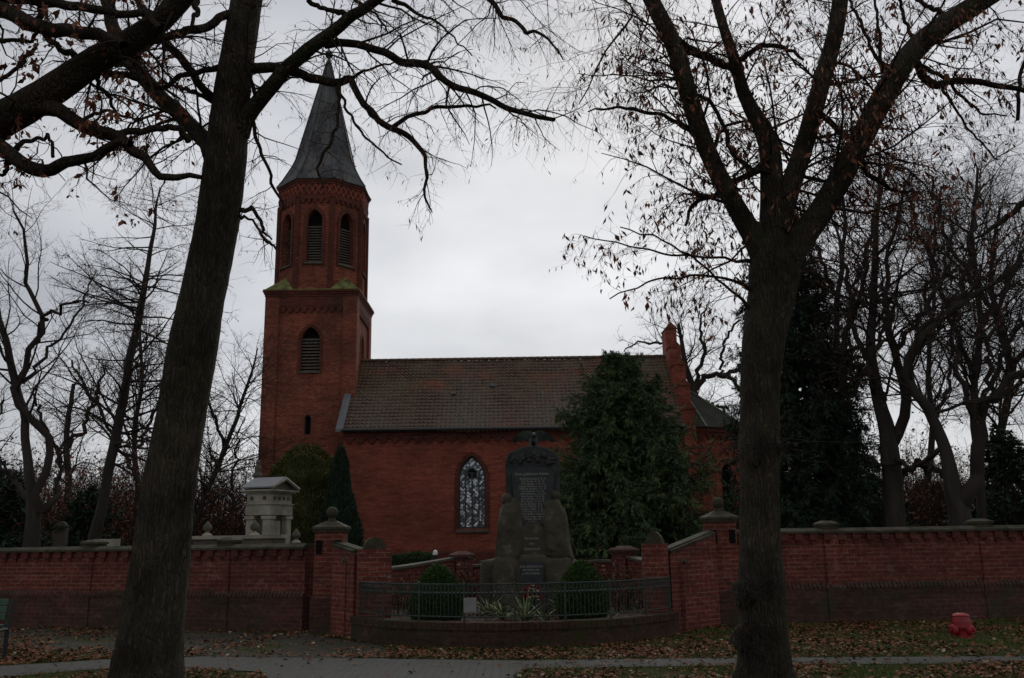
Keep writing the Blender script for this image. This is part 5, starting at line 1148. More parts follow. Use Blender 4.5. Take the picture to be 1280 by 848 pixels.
# ------------------------------------------------------------------ conifers
def conifer(name, label, px, Y, z_top, width, z_low, seed, m, n1=260, droop=-.06, dense=1.0, needle=.16, flat=.35, layers=0, wq=.2, hang=.12, trunk_r=.2, spreadpow=.8, group=None, lean=0, low_gap=0, skew=0):
    rng = np.random.default_rng(seed); c = at(px, 640, Y); rt = empty(name, (c.x, Y, 0), label, 'conifer', group)
    tq = np.array([[c.x, Y, -.1, trunk_r], [c.x + lean * .5, Y, z_top * .5, trunk_r * .6], [c.x + lean, Y, z_top, .015]]); L_ = smooth_line(tq, 20)
    trunk_mesh('trunk', L_[:, :3], L_[:, 3], 10, M['barkbg'], rt, rng, .04, 2)
    P0, R0 = L_[None, :, :3], L_[None, :, 3]; t0 = z_low / z_top
    R_ = width / 2
    def shp(t): 
        s = np.clip((1 - t) / (1 - t0), 0, 1); return R_ * (s ** spreadpow) * (1 - .25 * np.clip((s - .85) / .15, 0, 1)) + .15
    A, AR_ = kids(P0, R0, rng, count=n1, t0=t0, t1=.995, ang=76, aj=12, N=8, wob=.07, grav=droop, rr=.4, shape=shp, rmin=.01, lmin=.1)
    if layers:   # gather the boughs into tiers
        z = A[:, 0, 2]; zl = z_low + (z_top - z_low) * (np.round((z - z_low) / (z_top - z_low) * layers) / layers); A = A + ((zl - z) * .6)[:, None, None] * np.array([0, 0, 1.])
    B_, BR_ = kids(A, AR_, rng, dens=4.2 * dense, t0=.2, up=0, ratio=.36, ang=48, N=5, wob=.1, grav=droop * 1.2, rr=.5, lmin=.15, lmax=.9, rmin=.006)
    np_mesh('branches', *join([tubes(A, AR_, 4), tubes(B_, BR_, 3)]), M['barkbg'], rt)
    # needle sprays along branchlets
    out_ = []
    for P, R, per in ((A, AR_, 16 * dense), (B_, BR_, 9 * dense)):
        m_, n, _ = P.shape; K = int(m_ * per); idx = rng.integers(0, m_, K); f = rng.uniform(.25, 1, K) * (n - 1.001); i0 = f.astype(int); fr_ = (f - i0)[:, None]
        a_, b_ = P[idx, i0], P[idx, i0 + 1]; p = a_ + (b_ - a_) * fr_; d = b_ - a_; d /= np.linalg.norm(d, axis=1, keepdims=True) + 1e-9
        d = d + rng.normal(0, .55, (K, 3)) + np.array([0, 0, -hang]); d /= np.linalg.norm(d, axis=1, keepdims=True)
        s = np.cross(d, rng.normal(0, flat, (K, 3)) + np.array([0, 0, .8])); s /= np.linalg.norm(s, axis=1, keepdims=True) + 1e-9
        Ln = (needle * rng.uniform(.6, 1.5, K))[:, None]; w_ = Ln * wq
        out_.append((np.stack([p - s * w_ * .3, p + d * Ln * .5 + s * w_, p + d * Ln, p + d * Ln * .45 - s * w_], 1).reshape(-1, 3), np.arange(K * 4).reshape(-1, 4), K, idx))
    V_, F_ = join([(a, b) for a, b, _, _ in out_]); tone = []
    for a, b, K, idx in out_:
        bt = rng.uniform(0, 1, idx.max() + 1); tone.append(np.clip(bt[idx] * .6 + rng.uniform(0, .4, K), 0, 1))
    tn = np.repeat(np.concatenate(tone), 4); np_mesh('foliage', V_, F_, m, rt, np.stack([tn, tn], 1)); return rt
conifer('cypress_tree', 'broad green conifer standing in front of the church nave right of the memorial', 786, 31, at(778, 444, 31).z, 6.8, .5, 4, M['needle'], n1=520, dense=3.2, needle=.13, wq=.09, hang=.45, lean=-.25, spreadpow=.64, droop=-.06, layers=15, flat=.4)
conifer('spruce_tree', 'tall very dark spruce behind the forked foreground tree', 1008, 30, at(990, 268, 30).z, 4.6, .8, 6, M['needle_dk'], n1=760, dense=2.4, needle=.15, wq=.1, hang=.35, spreadpow=.42, droop=-.05, lean=-.1)
conifer('dark_evergreen', 'small dark evergreen low behind the wall at the right edge', 1262, 34, at(1262, 530, 34).z, 4.6, .3, 9, M['needle_dk'], n1=200, needle=.2, group='dark evergreens beyond the wall')
conifer('dark_evergreen', 'dark evergreen low behind the wall next to the tall dark spruce', 1062, 33, at(1070, 560, 33).z, 4.4, .3, 12, M['needle_dk'], n1=200, needle=.2, group='dark evergreens beyond the wall', spreadpow=.5)
conifer('dark_evergreen', 'dark evergreen in the far left corner behind the wall', -12, 32, at(0, 580, 32).z, 4.2, .3, 13, M['needle_dk'], n1=200, needle=.2, group='dark evergreens beyond the wall', spreadpow=.5)
conifer('dark_evergreen', 'small dark evergreen low behind the wall right of the forked left tree', 112, 36, at(112, 610, 36).z, 3.4, .2, 14, M['needle_dk'], n1=150, needle=.2, group='dark evergreens beyond the wall', spreadpow=.6)
conifer('dark_evergreen', 'dark evergreen between the two broad bare trees on the right', 1165, 46, at(1165, 600, 46).z, 4.5, .2, 15, M['needle_dk'], n1=150, needle=.22, group='dark evergreens beyond the wall', spreadpow=.6)

# ------------------------------------------------------------------ bushes
from mathutils import noise as mnoise
def bush(name, label, c, prof, h, seed, m, n=9000, leaf=.06, cat='bush', group=None, upv=.5, lump=.14, wr=.5, fs=2.2, coredens=.86, stem=True):
    """prof(t) -> radius in metres at relative height t"""
    rng = np.random.default_rng(seed); rt = empty(name, c, label, cat, group)
    def lum(a, t): 
        return np.array([1 + lump * 1.6 * mnoise.fractal(Vector((math.cos(x) * fs * .5, math.sin(x) * fs * .5, y * fs * h * .6 + seed)), 1, 2, 3) for x, y in zip(a, t)])
    tb = rng.uniform(0, 1, n * 2); rr_ = np.array([prof(x) for x in tb]); keep = rng.uniform(0, rr_.max(), n * 2) < rr_ + .08 * rr_.max(); tb = tb[keep][:n]; rr_ = rr_[keep][:n]; K = len(tb)
    a = rng.uniform(0, 2 * np.pi, K); R = rr_ * lum(a, tb) * (1 - .3 * rng.beta(1, 2.5, K))
    p = np.stack([c[0] + R * np.cos(a), c[1] + R * np.sin(a), c[2] + tb * h + rng.normal(0, .01, K)], 1)
    nd = np.stack([np.cos(a), np.sin(a), np.full(K, upv)], 1) + rng.normal(0, .5, (K, 3)); nd /= np.linalg.norm(nd, axis=1, keepdims=True)
    s = np.cross(nd, rng.normal(size=(K, 3))); s /= np.linalg.norm(s, axis=1, keepdims=True); L_ = (leaf * rng.uniform(.6, 1.5, K))[:, None]
    V_ = np.stack([p, p + nd * L_ * .5 + s * L_ * wr * .5, p + nd * L_, p + nd * L_ * .5 - s * L_ * wr * .5], 1).reshape(-1, 3)
    tn = np.repeat(np.clip(rng.uniform(0, 1, K), 0, 1), 4); np_mesh('foliage', V_, np.arange(K * 4).reshape(-1, 4), m, rt, np.stack([tn, tn], 1))
    # inner mass of twigs
    aa = np.linspace(0, 2 * np.pi, 20, endpoint=False); tt = np.linspace(0, 1, 14); G = []
    for t in tt: rr2 = prof(min(.999, max(.001, t))) * coredens * lum(aa, np.full(20, t)); G.append(np.stack([c[0] + rr2 * np.cos(aa), c[1] + rr2 * np.sin(aa), np.full(20, c[2] + t * h * .97)], 1))
    G = np.concatenate(G); i = np.arange(13)[:, None] * 20; k = np.arange(20)[None]; Fq = np.stack([i + k, i + (k + 1) % 20, i + 20 + (k + 1) % 20, i + 20 + k], -1).reshape(-1, 4)
    np_mesh('inner_branches', G, Fq, m, rt, np.zeros((len(G), 2)) + .1, True); return rt
dome = lambda R, k=2.0: (lambda t: R * max(0, 1 - (abs(t - .28) / (.72 if t > .28 else .5)) ** k) ** .5)
bz = at(390, 690, 36)
h1 = at(385, 556, 36).z
bush('yew_tree', 'broad olive-green yew against the foot of the tower', (at(378, 640, 36).x, 36.4, 0), lambda t: 1.95 * (1 - t ** 3.2) ** .6 * (.85 + .2 * t), h1, 3, M['yew'], 26000, .13, 'yew', upv=.9, lump=.2, wr=.35)
h2 = at(430, 560, 35).z
bush('columnar_yew', 'darker narrow columnar yew standing at the corner of tower and nave', (at(424, 640, 35).x, 35, 0), lambda t: .92 * (1 - t) ** .5 * (.75 + .4 * math.sin(math.pi * min(1, t * 1.1 + .25))), h2, 5, M['needle_dk'], 17000, .13, 'yew', upv=1.6, lump=.2, wr=.3)
c1 = at(546, 770, 15.35); c2 = at(728, 768, 15.35)
bush('round_shrub', 'round clipped conifer shrub behind the railing left of the memorial', (c1.x, 15.35, .28), lambda t: .47 * (max(0, math.sin(math.pi * min(1, .22 + .78 * t))) ** .62) * (1 - .25 * t), at(546, 708, 15.35).z - .28, 7, M['thuja'], 12000, .05, 'shrub', 'round shrubs beside the memorial', 1.0, .08, .4)
bush('round_shrub', 'round clipped conifer shrub behind the railing right of the memorial', (c2.x, 15.35, .28), lambda t: .45 * (max(0, math.sin(math.pi * min(1, .22 + .78 * t))) ** .62) * (1 - .22 * t), at(728, 703, 15.35).z - .28, 17, M['thuja'], 12000, .05, 'shrub', 'round shrubs beside the memorial', 1.0, .08, .4)
# clipped hedge behind the back wall, left
def hedge(label, x0, x1, Y, z1, seed, m=None):
    rng = np.random.default_rng(seed); rt = empty('clipped_hedge', ((x0 + x1) / 2, Y, 0), label, 'hedge', 'clipped hedges behind the memorial')
    n = int(5200 * (x1 - x0)); x = rng.uniform(x0, x1, n); s_ = rng.uniform(0, 1, n); top = s_ < .4
    z = np.where(top, z1 + rng.normal(0, .025, n) + .03 * np.sin(x * 5), rng.uniform(0.1, z1, n)); y = np.where(top, Y + rng.uniform(-.3, .3, n), Y - .3 + rng.normal(0, .03, n))
    p = np.stack([x, y, z], 1); nd = rng.normal(0, .6, (n, 3)) + np.where(top[:, None], [[0, 0, 1.]], [[0, -1., .3]]); nd /= np.linalg.norm(nd, axis=1, keepdims=True); s = np.cross(nd, rng.normal(size=(n, 3))); s /= np.linalg.norm(s, axis=1, keepdims=True); L_ = (.045 * rng.uniform(.6, 1.4, n))[:, None]
    V_ = np.stack([p, p + nd * L_ * .5 + s * L_ * .3, p + nd * L_, p + nd * L_ * .5 - s * L_ * .3], 1).reshape(-1, 3); tn = np.repeat(rng.uniform(0, 1, n), 4)
    np_mesh('foliage', V_, np.arange(n * 4).reshape(-1, 4), m or M['box'], rt, np.stack([tn, tn], 1))
    b = MB(); b.box(x0 + .03, x1 - .03, Y - .28, Y + .28, .05, z1 - .03); b.uv = {i: [(.1, .1)] * 4 for i in range(6)}; b.build('inner_branches', m or M['box'], rt)
hedge('low clipped dark hedge seen above the sagging back wall left of the memorial', at(478, 700, 21).x, at(541, 700, 21).x, 21, at(515, 696, 21).z, 2)
hedge('low clipped dark hedge seen above the sagging back wall right of the memorial', at(776, 690, 21.5).x, at(815, 690, 21.5).x, 21.5, at(795, 676, 21.5).z, 3)
# undergrowth far left and right: uncountable brush
def brush(name, label, cat, x0, x1, y0, y1, h, n, seed, leafper, tm, hm=None):
    rng = np.random.default_rng(seed); P = np.zeros((n, 6, 3)); P[:, 0] = np.stack([rng.uniform(x0, x1, n), rng.uniform(y0, y1, n), np.zeros(n)], 1)
    d = rng.normal(0, .18, (n, 3)); d[:, 2] = 1; hh = h * rng.uniform(.4, 1.15, n)
    for k in range(1, 6): d = d + rng.normal(0, .13, (n, 3)); d /= np.linalg.norm(d, axis=1, keepdims=True); P[:, k] = P[:, k - 1] + d * (hh / 5)[:, None]
    R = np.repeat(np.linspace(.022, .006, 6)[None], n, 0)
    B_, BR_ = kids(P, R, rng, dens=2.6, t0=.15, ratio=.4, ang=40, N=5, wob=.15, grav=.02, lmin=.3, lmax=1.5, rmin=.007); D_, DR_ = kids(B_, BR_, rng, dens=2.6, ratio=.6, ang=42, N=4, wob=.15, lmin=.2, lmax=.8, rmin=.006)
    V1, F1 = join([tubes(P, R, 3), tubes(B_, BR_, 3), tubes(D_, DR_, 3)]); o = np_mesh(name, V1, F1, tm); tag(o, label, cat, kind='stuff')
    if leafper:
        v, f, uv = leafquads(D_, DR_, rng, leafper, .14, .5, .4, .06); o2 = np_mesh('brush_leaves', v, f, M['leaf_brown'], None, uv); o2.parent = o
brush('undergrowth', 'tangled brown brush filling the back of the graveyard on the left', 'undergrowth', -36, -13, 38, 60, 5.4, 2600, 3, 1.3, M['twig'])
brush('undergrowth', 'tangled dark brush filling the back of the graveyard on the right', 'undergrowth', 13, 38, 38, 60, 5.2, 2400, 4, .9, M['twig'])

# ================================================================== PLANTS IN THE BED
def lance_plant(label, px, py, Y, n, ln, seed):
    rng = np.random.default_rng(seed); c = np.array(at(px, py, Y)); c[2] = .285; rt = empty('striped_leaf_plant', tuple(c), label, 'plant', 'plants in the memorial bed'); Vs, Fs, uv, k = [], [], [], 0
    for i in range(n):
        a = rng.uniform(0, 6.28); el = rng.uniform(.5, 1.3); L_ = ln * rng.uniform(.6, 1.2); w_ = .018; d = np.array([math.cos(a) * math.cos(el), math.sin(a) * math.cos(el), math.sin(el)]); s = np.array([-math.sin(a), math.cos(a), 0]); p = c + d * .02; rd = rng.uniform()
        for j in range(6):
            ww = w_ * (1 - (j / 5) ** 2) + .001; Vs += [p - s * ww, p + s * ww]; uv += [(rd, 0), (rd, 0)]
            if j < 5: Fs.append((k, k + 1, k + 3, k + 2))
            k += 2; p = p + d * L_ / 5; d = d + np.array([0, 0, -.22]); d /= np.linalg.norm(d)
    np_mesh('leaves', np.array(Vs), np.array(Fs), M['lanceleaf'], rt, np.array(uv))
lance_plant('clump of pale striped sword leaves in the middle of the bed', 656, 765, 14.75, 46, .55, 1)
lance_plant('small clump of pale sword leaves left of the middle of the bed', 628, 758, 15.3, 30, .4, 2)
lance_plant('small clump of sword leaves close to the right round shrub', 680, 768, 14.6, 22, .35, 4)
lance_plant('grassy clump at the foot of the memorial, left side', 612, 745, 16.1, 34, .5, 6)
lance_plant('grassy clump at the foot of the memorial, right side', 702, 745, 16.2, 30, .45, 7)
def rose(label, px, Y, h, wd, seed, n=55, leafper=1.4):
    rng = np.random.default_rng(seed); c = at(px, 740, Y); rt = empty('rose_bush', (c.x, Y, .285), label, 'rose bush', 'rose bushes in the memorial bed')
    P = np.zeros((n, 6, 3)); P[:, 0] = np.stack([c.x + rng.normal(0, wd * .35, n), Y + rng.normal(0, .08, n), np.full(n, .28)], 1); d = rng.normal(0, .3, (n, 3)); d[:, 2] = 1
    for k in range(1, 6): d = d + rng.normal(0, .15, (n, 3)); d /= np.linalg.norm(d, axis=1, keepdims=True); P[:, k] = P[:, k - 1] + d * (h / 5) * rng.uniform(.6, 1.1, (n, 1))
    R = np.repeat(np.linspace(.006, .003, 6)[None], n, 0); B_, BR_ = kids(P, R, rng, dens=7, ratio=.35, ang=45, N=4, wob=.15, lmin=.07, rmin=.0025)
    np_mesh('stems', *join([tubes(P, R, 3), tubes(B_, BR_, 3)]), M['twig'], rt); v, f, uv = leafquads(B_, BR_, rng, leafper, .05, .7, .2, .02); np_mesh('leaves', v, f, M['rosehip'], rt, uv)
rose('tangled rose bush with brown leaves left of the memorial boulders', 590, 17.6, 1.05, .8, 1)
rose('low rose bush with faded leaves just right of the left domed pier', 508, 16.6, .75, .9, 2)
rose('rose bush with brown leaves between the memorial and the right small pillar', 748, 17.6, 1.05, .7, 3)
rose('low rose bush with faded leaves beside the right domed pier', 786, 16.6, .8, .8, 4)
# grave flowers: red bouquet, pale bouquet
def bouquet(label, px, Y, z0, n, rad, seed, m, sz):
    rng = np.random.default_rng(seed); c = at(px, 740, Y); rt = empty('flower_bouquet', (c.x, Y, z0), label, 'flowers'); b = MB(); s = MB()
    for i in range(n):
        a, r = rng.uniform(0, 6.28), rad * rng.uniform(0, 1) ** .5; h = .26 + rng.uniform(0, .3) * (1 - r / rad * .5); p = Vector((c.x + r * math.cos(a), Y + r * .6 * math.sin(a), z0 + h))
        s.tube([(c.x, Y, z0), p], .003, 4)
        for k in range(6):
            t = k * 1.05 + rng.uniform(0, .4); q = p + Vector((math.cos(t), math.sin(t) * .8, rng.uniform(0, .5))) * sz; w_ = Vector((-math.sin(t), math.cos(t), 0)) * sz * .5
            u_ = rng.uniform(); b.face([p, q - w_, q + Vector((0, 0, sz * .7)), q + w_], 0, uv=[(u_, 0)] * 4)
    s.build('stems', M['iron'], rt); b.build('petals', m, rt)
bouquet('bunch of red flowers standing in front of the black plaque', 665, 16.3, .285, 60, .15, 1, M['redflower'], .042)
bouquet('bunch of pale flowers laid in front of the red ones', 664, 16.05, .285, 14, .2, 2, M['whiteflower'], .03)
# marker lamp post behind the back wall
lpx = at(544, 695, 20.5); lt = empty('garden_light', (lpx.x, 20.5, 0), 'short dark post light with white cap behind the sagging back wall', 'post light')
m_ = MB(); m_.lathe((lpx.x, 20.5, 0), [(.06, 0), (.06, lpx.z + .02)], 12); m_.build('post', M['black'], lt)
m_ = MB(); m_.lathe((lpx.x, 20.5, lpx.z + .021), [(.055, 0), (.055, .05), (.04, .09), (.001, .11)], 12); m_.build('cap', M['white'], lt)

# ================================================================== MAUSOLEUM-LIKE TOMB
TYm = 23.0
def mau():
    c = at(334, 690, TYm); rt = empty('stone_tomb', (c.x, TYm, 0), 'pale stone tomb like a little temple with a zinc gable roof behind the left wall', 'tomb')
    ang = math.radians(-62)   # gable face turned to the right
    ax = (math.cos(math.radians(28)), -math.sin(math.radians(28)) * -1)
    # local frame: e1 = long side direction (towards the right-back), e2 = gable face direction
    e1 = Vector((.945, -.33)); e2 = Vector((.33, .945))     # e1: long side runs left-right; e2: depth
    Lx, Wy = .68, .95
    o = Vector((c.x - .07, TYm + .3))
    def P(a, b, z): v = o + e1 * a + e2 * b; return (v.x, v.y, z)
    def bx(mb, a0, a1, b0, b1, z0, z1, ta=1, mi=0):
        ca, cb = (a0 + a1) / 2, (b0 + b1) / 2
        f = lambda a, b, s: ((a - ca) * s + ca, (b - cb) * s + cb)
        mb.hexa([P(a0, b0, z0), P(a1, b0, z0), P(a1, b1, z0), P(a0, b1, z0)], [P(*f(a, b, ta), z1) for a, b in ((a0, b0), (a1, b0), (a1, b1), (a0, b1))], mi)
    zt = lambda y: at(340, y, TYm).z
    hx, hy = Lx / 2, Wy / 2; z_arch = zt(645); z_fr0 = zt(644); z_mid = zt(631); z_cor = zt(613)
    m = MB(); bx(m, -hx - .1, hx + .1, -hy - .1, hy + .1, 0, .5)
    for a in (-hx + .1, hx - .1):
        for b in (-hy + .1, hy - .1): bx(m, a - .1, a + .1, b - .1, b + .1, .5, z_arch - .08); bx(m, a - .13, a + .13, b - .13, b + .13, z_arch - .079, z_arch - .001)
    m.build('pillars', M['stone'], rt)
    m = MB(); bx(m, -hx + .14, hx - .14, -hy + .14, hy - .14, .5, z_arch - .002); m.build('inner_block', M['stone_dk'], rt)
    m = MB(); bx(m, hx - .138, hx - .12, -hy + .3, hy - .3, .5, z_arch - .12); m.build('door', M['stone'], rt)
    m = MB(); bx(m, -hx - .02, hx + .02, -hy - .02, hy + .02, z_fr0, z_mid); bx(m, -hx - .05, hx + .05, -hy - .05, hy + .05, z_mid + .001, z_mid + .03); bx(m, -hx, hx, -hy, hy, z_mid + .031, z_cor - .07)
    bx(m, -hx - .07, hx + .07, -hy - .07, hy + .07, z_cor - .069, z_cor - .03); bx(m, -hx - .13, hx + .13, -hy - .13, hy + .13, z_cor - .029, z_cor + .01)
    en = m.build('entablature', M['stone'], rt)
    def disc(a, b, z, face):
        m = MB(); K = 14; R = .05
        for r0, r1, dd in ((R, R * .75, .02), (R * .72, .001, .012)):
            nrm = -e2 if face == 'long' else e1; tg = e1 if face == 'long' else e2
            cc = Vector(P(a, b, z))
            f = lambda r, k, d: cc + Vector((tg.x, tg.y, 0)) * r * math.cos(k) + Vector((0, 0, 1)) * r * math.sin(k) + Vector((nrm.x, nrm.y, 0)) * d
            for k in range(K):
                k0, k1 = 2 * math.pi * k / K, 2 * math.pi * (k + 1) / K
                m.face([f(r0, k0, dd), f(r0, k1, dd), f(r1, k1, dd), f(r1, k0, dd)]); m.face([f(r0, k0, 0), f(r0, k1, 0), f(r0, k1, dd), f(r0, k0, dd)])
        m.build('carved_disc', M['stone_dk'], en)
    zd = (z_mid + z_cor) / 2 - .02
    for a in (-.2, .17): disc(a, -hy, zd, 'long')
    for b in (-.3, -.1, .1, .3): disc(hx, b, zd, 'gable')
    # gable roof, ridge along e1
    ov = .13; zr = zt(597.5); m = MB(); z0 = z_cor + .012
    A = [P(-hx - ov, -hy - ov, z0 + .03), P(hx + ov, -hy - ov, z0 + .03), P(hx + ov, 0, zr), P(-hx - ov, 0, zr)]; B = [P(-hx - ov, hy + ov, z0 + .03), P(hx + ov, hy + ov, z0 + .03), P(hx + ov, 0, zr), P(-hx - ov, 0, zr)]
    up = lambda q: [(x, y, z + .035) for x, y, z in q]
    m.hexa(A, up(A)); m.hexa(B[::-1], up(B[::-1])); m.build('zinc_roof', M['zinc'], rt)
    m = MB(); g1 = [P(hx + .02, -hy - .05, z0), P(hx + .02, hy + .05, z0), P(hx + .02, 0, zr - .06)]; g0 = [P(-hx - .02, -hy - .05, z0), P(-hx - .02, hy + .05, z0), P(-hx - .02, 0, zr - .06)]
    m.face(g1); m.face(g0[::-1])
    for i in range(3): j = (i + 1) % 3; m.face([g1[i], g0[i], g0[j], g1[j]])
    m.build('gable', M['stone_dk'], rt)
    m = MB(); m.tube([P(hx + .12, -hy - .12, z0 + .04), P(hx + .12, 0, zr - .02), P(hx + .12, hy + .12, z0 + .04)], .045, 6); m.build('pediment_moulding', M['stone'], rt)
mau()
# carved finial stone behind the tomb roof
p = at(322, 600, 25.5); rt = empty('carved_gravestone', (p.x, 25.5, 0), 'slim weathered carved pillar stone rising behind the tomb roof', 'gravestone')
m_ = MB(); zt_ = at(322, 574, 25.5).z
m_.obox((p.x, 25.5), (1, 0), .3, .3, 0, zt_ - .75, top=.8); so_ = m_.build('shaft', M['stone_dk'], rt)
m_ = MB(); m_.obox((p.x, 25.5), (1, 0), .28, .28, zt_ - .749, zt_ - .66); m_.lathe((p.x, 25.5, zt_ - .66), [(.11, 0), (.1, .1), (.14, .2), (.09, .3), (.1, .42), (.06, .5), (.07, .58), (.001, .66)], 9); m_.build('carved_top', M['stone_dk'], rt)
# tomb enclosure sill with urns behind the left wall
p0, p1 = at(246, 680, 21), at(352, 680, 20.6)
rt = empty('grave_enclosure', ((p0.x + p1.x) / 2, 21, 0), 'low grey stone grave enclosure beside the temple-like tomb', 'grave')
m_ = MB(); m_.seg((p0.x, 21), (p1.x, 20.6), .35, 0, at(300, 671, 21).z - .05); m_.build('sill_wall', M['stone_dk'], rt)
m_ = MB(); m_.seg((p0.x - .04, 21), (p1.x + .04, 20.6), .45, at(300, 671, 21).z - .049, at(300, 669.5, 21).z); m_.build('sill_cap', M['stone'], rt)
def urn(px, py, Y, label, s=1.0):
    p = at(px, py, Y); rt = empty('stone_urn', (p.x, Y, p.z), label, 'urn', 'small stone urns on the graves')
    m_ = MB(); m_.lathe(p, [(.13 * s, 0), (.12 * s, .03 * s), (.05 * s, .07 * s), (.045 * s, .1 * s)], 12); m_.build('foot', M['stone'], rt, smooth=False)
    m_ = MB(); m_.lathe(p, [(.045 * s, .1 * s), (.1 * s, .14 * s), (.115 * s, .21 * s), (.08 * s, .27 * s), (.05 * s, .3 * s), (.03 * s, .34 * s), (.001, .36 * s)], 12); m_.build('bowl', M['stone_dk'], rt, smooth=True)
urn(259, 669.8, 20.95, 'small stone urn at the left end of the grey grave sill', .9); urn(318, 669.4, 20.7, 'small stone urn on the grave sill in front of the temple-like tomb', .95)
pz = at(370, 679, 20.9); urn(370, 678.5, 20.9, 'small stone urn between the tomb and the ball-topped pillar', .85)
m_ = MB(); m_.box(pz.x - .15, pz.x + .15, 20.78, 21.02, 0, pz.z - .001); o = m_.build('grave_pedestal', M['stone_dk'], None, loc=(pz.x, 20.9, 0)); tag(o, 'low grey stone pedestal under the urn next to the ball-topped pillar', 'gravestone')
# pale headstones seen beyond the left wall
def headstone(px, py, Y, w_, label, m, arch=True):
    p = at(px, py, Y); rt = empty('headstone', (p.x, Y, 0), label, 'gravestone', 'headstones beyond the wall'); zt_ = p.z; K = 8
    pts = [(-w_ / 2, 0), (w_ / 2, 0)] + ([(w_ / 2 * math.cos(math.pi * k / K), zt_ - w_ / 2 + w_ / 2 * math.sin(math.pi * k / K)) for k in range(K + 1)] if arch else [(w_ / 2, zt_), (-w_ / 2, zt_)])
    b = MB(); f_ = [(p.x + x, Y - .08, z) for x, z in pts]; b_ = [(p.x + x, Y + .08, z) for x, z in pts]; b.face(f_); b.face(b_[::-1])
    for i in range(len(pts)): j = (i + 1) % len(pts); b.face([f_[i], b_[i], b_[j], f_[j]])
    b.build('slab', m, rt); b = MB(); b.box(p.x - w_ / 2 - .08, p.x + w_ / 2 + .08, Y - .15, Y + .15, 0, .15) if False else b.box(p.x - w_ / 2 - .1, p.x + w_ / 2 + .1, Y - .2, Y - .081, 0, .2); b.build('foot', m, rt)
headstone(77, 652, 33, .5, 'dark grey round-topped headstone behind the far left wall', M['stone_dk'])
headstone(134, 674, 23.5, .62, 'flat pale gravestone top just right of the left pier cap', M['stone'], False)

# ================================================================== STREET THINGS
# hydrant
hp = gr(1204, 797); hy = empty('hydrant', (hp.x, hp.y, 0), 'short red hydrant with side cap on the leafy lawn in front of the right wall', 'hydrant')
s = 1.0
m_ = MB(); m_.lathe((hp.x, hp.y, 0), [(.15, 0), (.15, .03), (.12, .035), (.125, .1), (.145, .15), (.14, .24), (.12, .31)], 20); m_.build('body', M['red'], hy, smooth=False)
m_ = MB(); m_.lathe((hp.x, hp.y, .311), [(.125, 0), (.128, .012), (.11, .035), (.06, .05), (.001, .055)], 20); m_.build('cap', M['red'], hy, smooth=False)
for ang, R, ln in ((200, .08, .2), (300, .075, .17)):
    d = Vector((math.cos(math.radians(ang)), math.sin(math.radians(ang)), 0)); c = Vector((hp.x, hp.y, .12))
    m_ = MB(); m_.tube([c, c + d * ln * .72], .055, 14); m_.tube([c + d * ln * .72, c + d * ln * .74, c + d * ln, c + d * (ln + .015)], [R * .9, R, R, R * .7], 14); oo = m_.build('outlet', M['red'], hy)
    m_ = MB(); m_.tube([c + d * (ln + .0155), c + d * (ln + .05)], .022, 5); m_.build('nut', M['red'], oo)
# bench at the left edge
bp = gr(4, 826); bn = empty('park_bench', (bp.x, bp.y, 0), 'dark green bench end cut off by the left edge of the lawn', 'bench')
bx0 = bp.x
for dx in (0, -1.5):
    m_ = MB(); p = lambda y, z: (bx0 + dx, bp.y + y, z)
    m_.tube([p(0, 0), p(.03, .45), p(.10, .82)], [.032, .03, .026], 6); m_.tube([p(-.42, 0), p(-.4, .43)], .028, 6); m_.tube([p(.03, .43), p(-.42, .43)], .026, 6); m_.build('leg', M['black'], bn)
for k in range(4):
    m_ = MB(); y_ = bp.y - .4 + k * .12; m_.box(bx0 - 1.6, bx0 + .02 - .05, y_ - .05, y_ + .05, .46, .49); m_.build('seat_slat', M['benchgreen'], bn)
for k in range(3):
    m_ = MB(); z_ = .56 + k * .1; y_ = bp.y + .0 + k * .012; m_.hexa([(bx0 - 1.6, y_ - .015, z_), (bx0 - .03, y_ - .015, z_), (bx0 - .03, y_ + .012, z_), (bx0 - 1.6, y_ + .012, z_)], [(bx0 - 1.6, y_ - .002, z_ + .08), (bx0 - .03, y_ - .002, z_ + .08), (bx0 - .03, y_ + .025, z_ + .08), (bx0 - 1.6, y_ + .025, z_ + .08)]); m_.build('back_slat', M['benchgreen'], bn)

# ================================================================== GRASS AND FALLEN LEAVES
rng = np.random.default_rng(77)
def inpoly(x, y, poly):
    r = np.zeros(len(x), bool); n = len(poly)
    for i in range(n):
        x0, y0 = poly[i]; x1, y1 = poly[(i + 1) % n]
        c = ((y0 > y) != (y1 > y)) & (x < (x1 - x0) * (y - y0) / (y1 - y0 + 1e-12) + x0); r ^= c
    return r
drive = [(-4.55, 13.5), (-2.27, 13.07), (-.06, 12.6), (.1, 11.84), (-.05, 11.2), (.7, 3), (-2.6, 3), (-2.9, 11.2), (-3.2, 11.9), (-4.3, 12.3), (-4.9, 12.6)]
fpl = [(-30, 5.2), (-9, 10.55), (-6.36, 11.72), (-5.7, 12.25), (-4.9, 12.6), (-4.55, 13.5), (-5.75, 13.38), (-7.2, 12.75), (-9.6, 11.6), (-30, 6.6)]
fpr = [(-.06, 12.62), (3.3, 12.52), (6.55, 12.3), (20, 11.4), (20, 10.75), (6.2, 11.66), (3.1, 11.85), (.1, 11.84)]
gravel = [(-16, 19.9), (-5.9, 13.62), (-4.7, 13.56), (-2.4, 13.12), (-1.6, 13.2), (-2.1, 14.6), (-2.9, 15.6), (-3.3, 16.2), (-3.9, 16.85), (-7, 17.9), (-16, 20.6)]
def inbast(x, y): return (x - BC[0]) ** 2 + (y - BC[1]) ** 2 < (BR + .14) ** 2
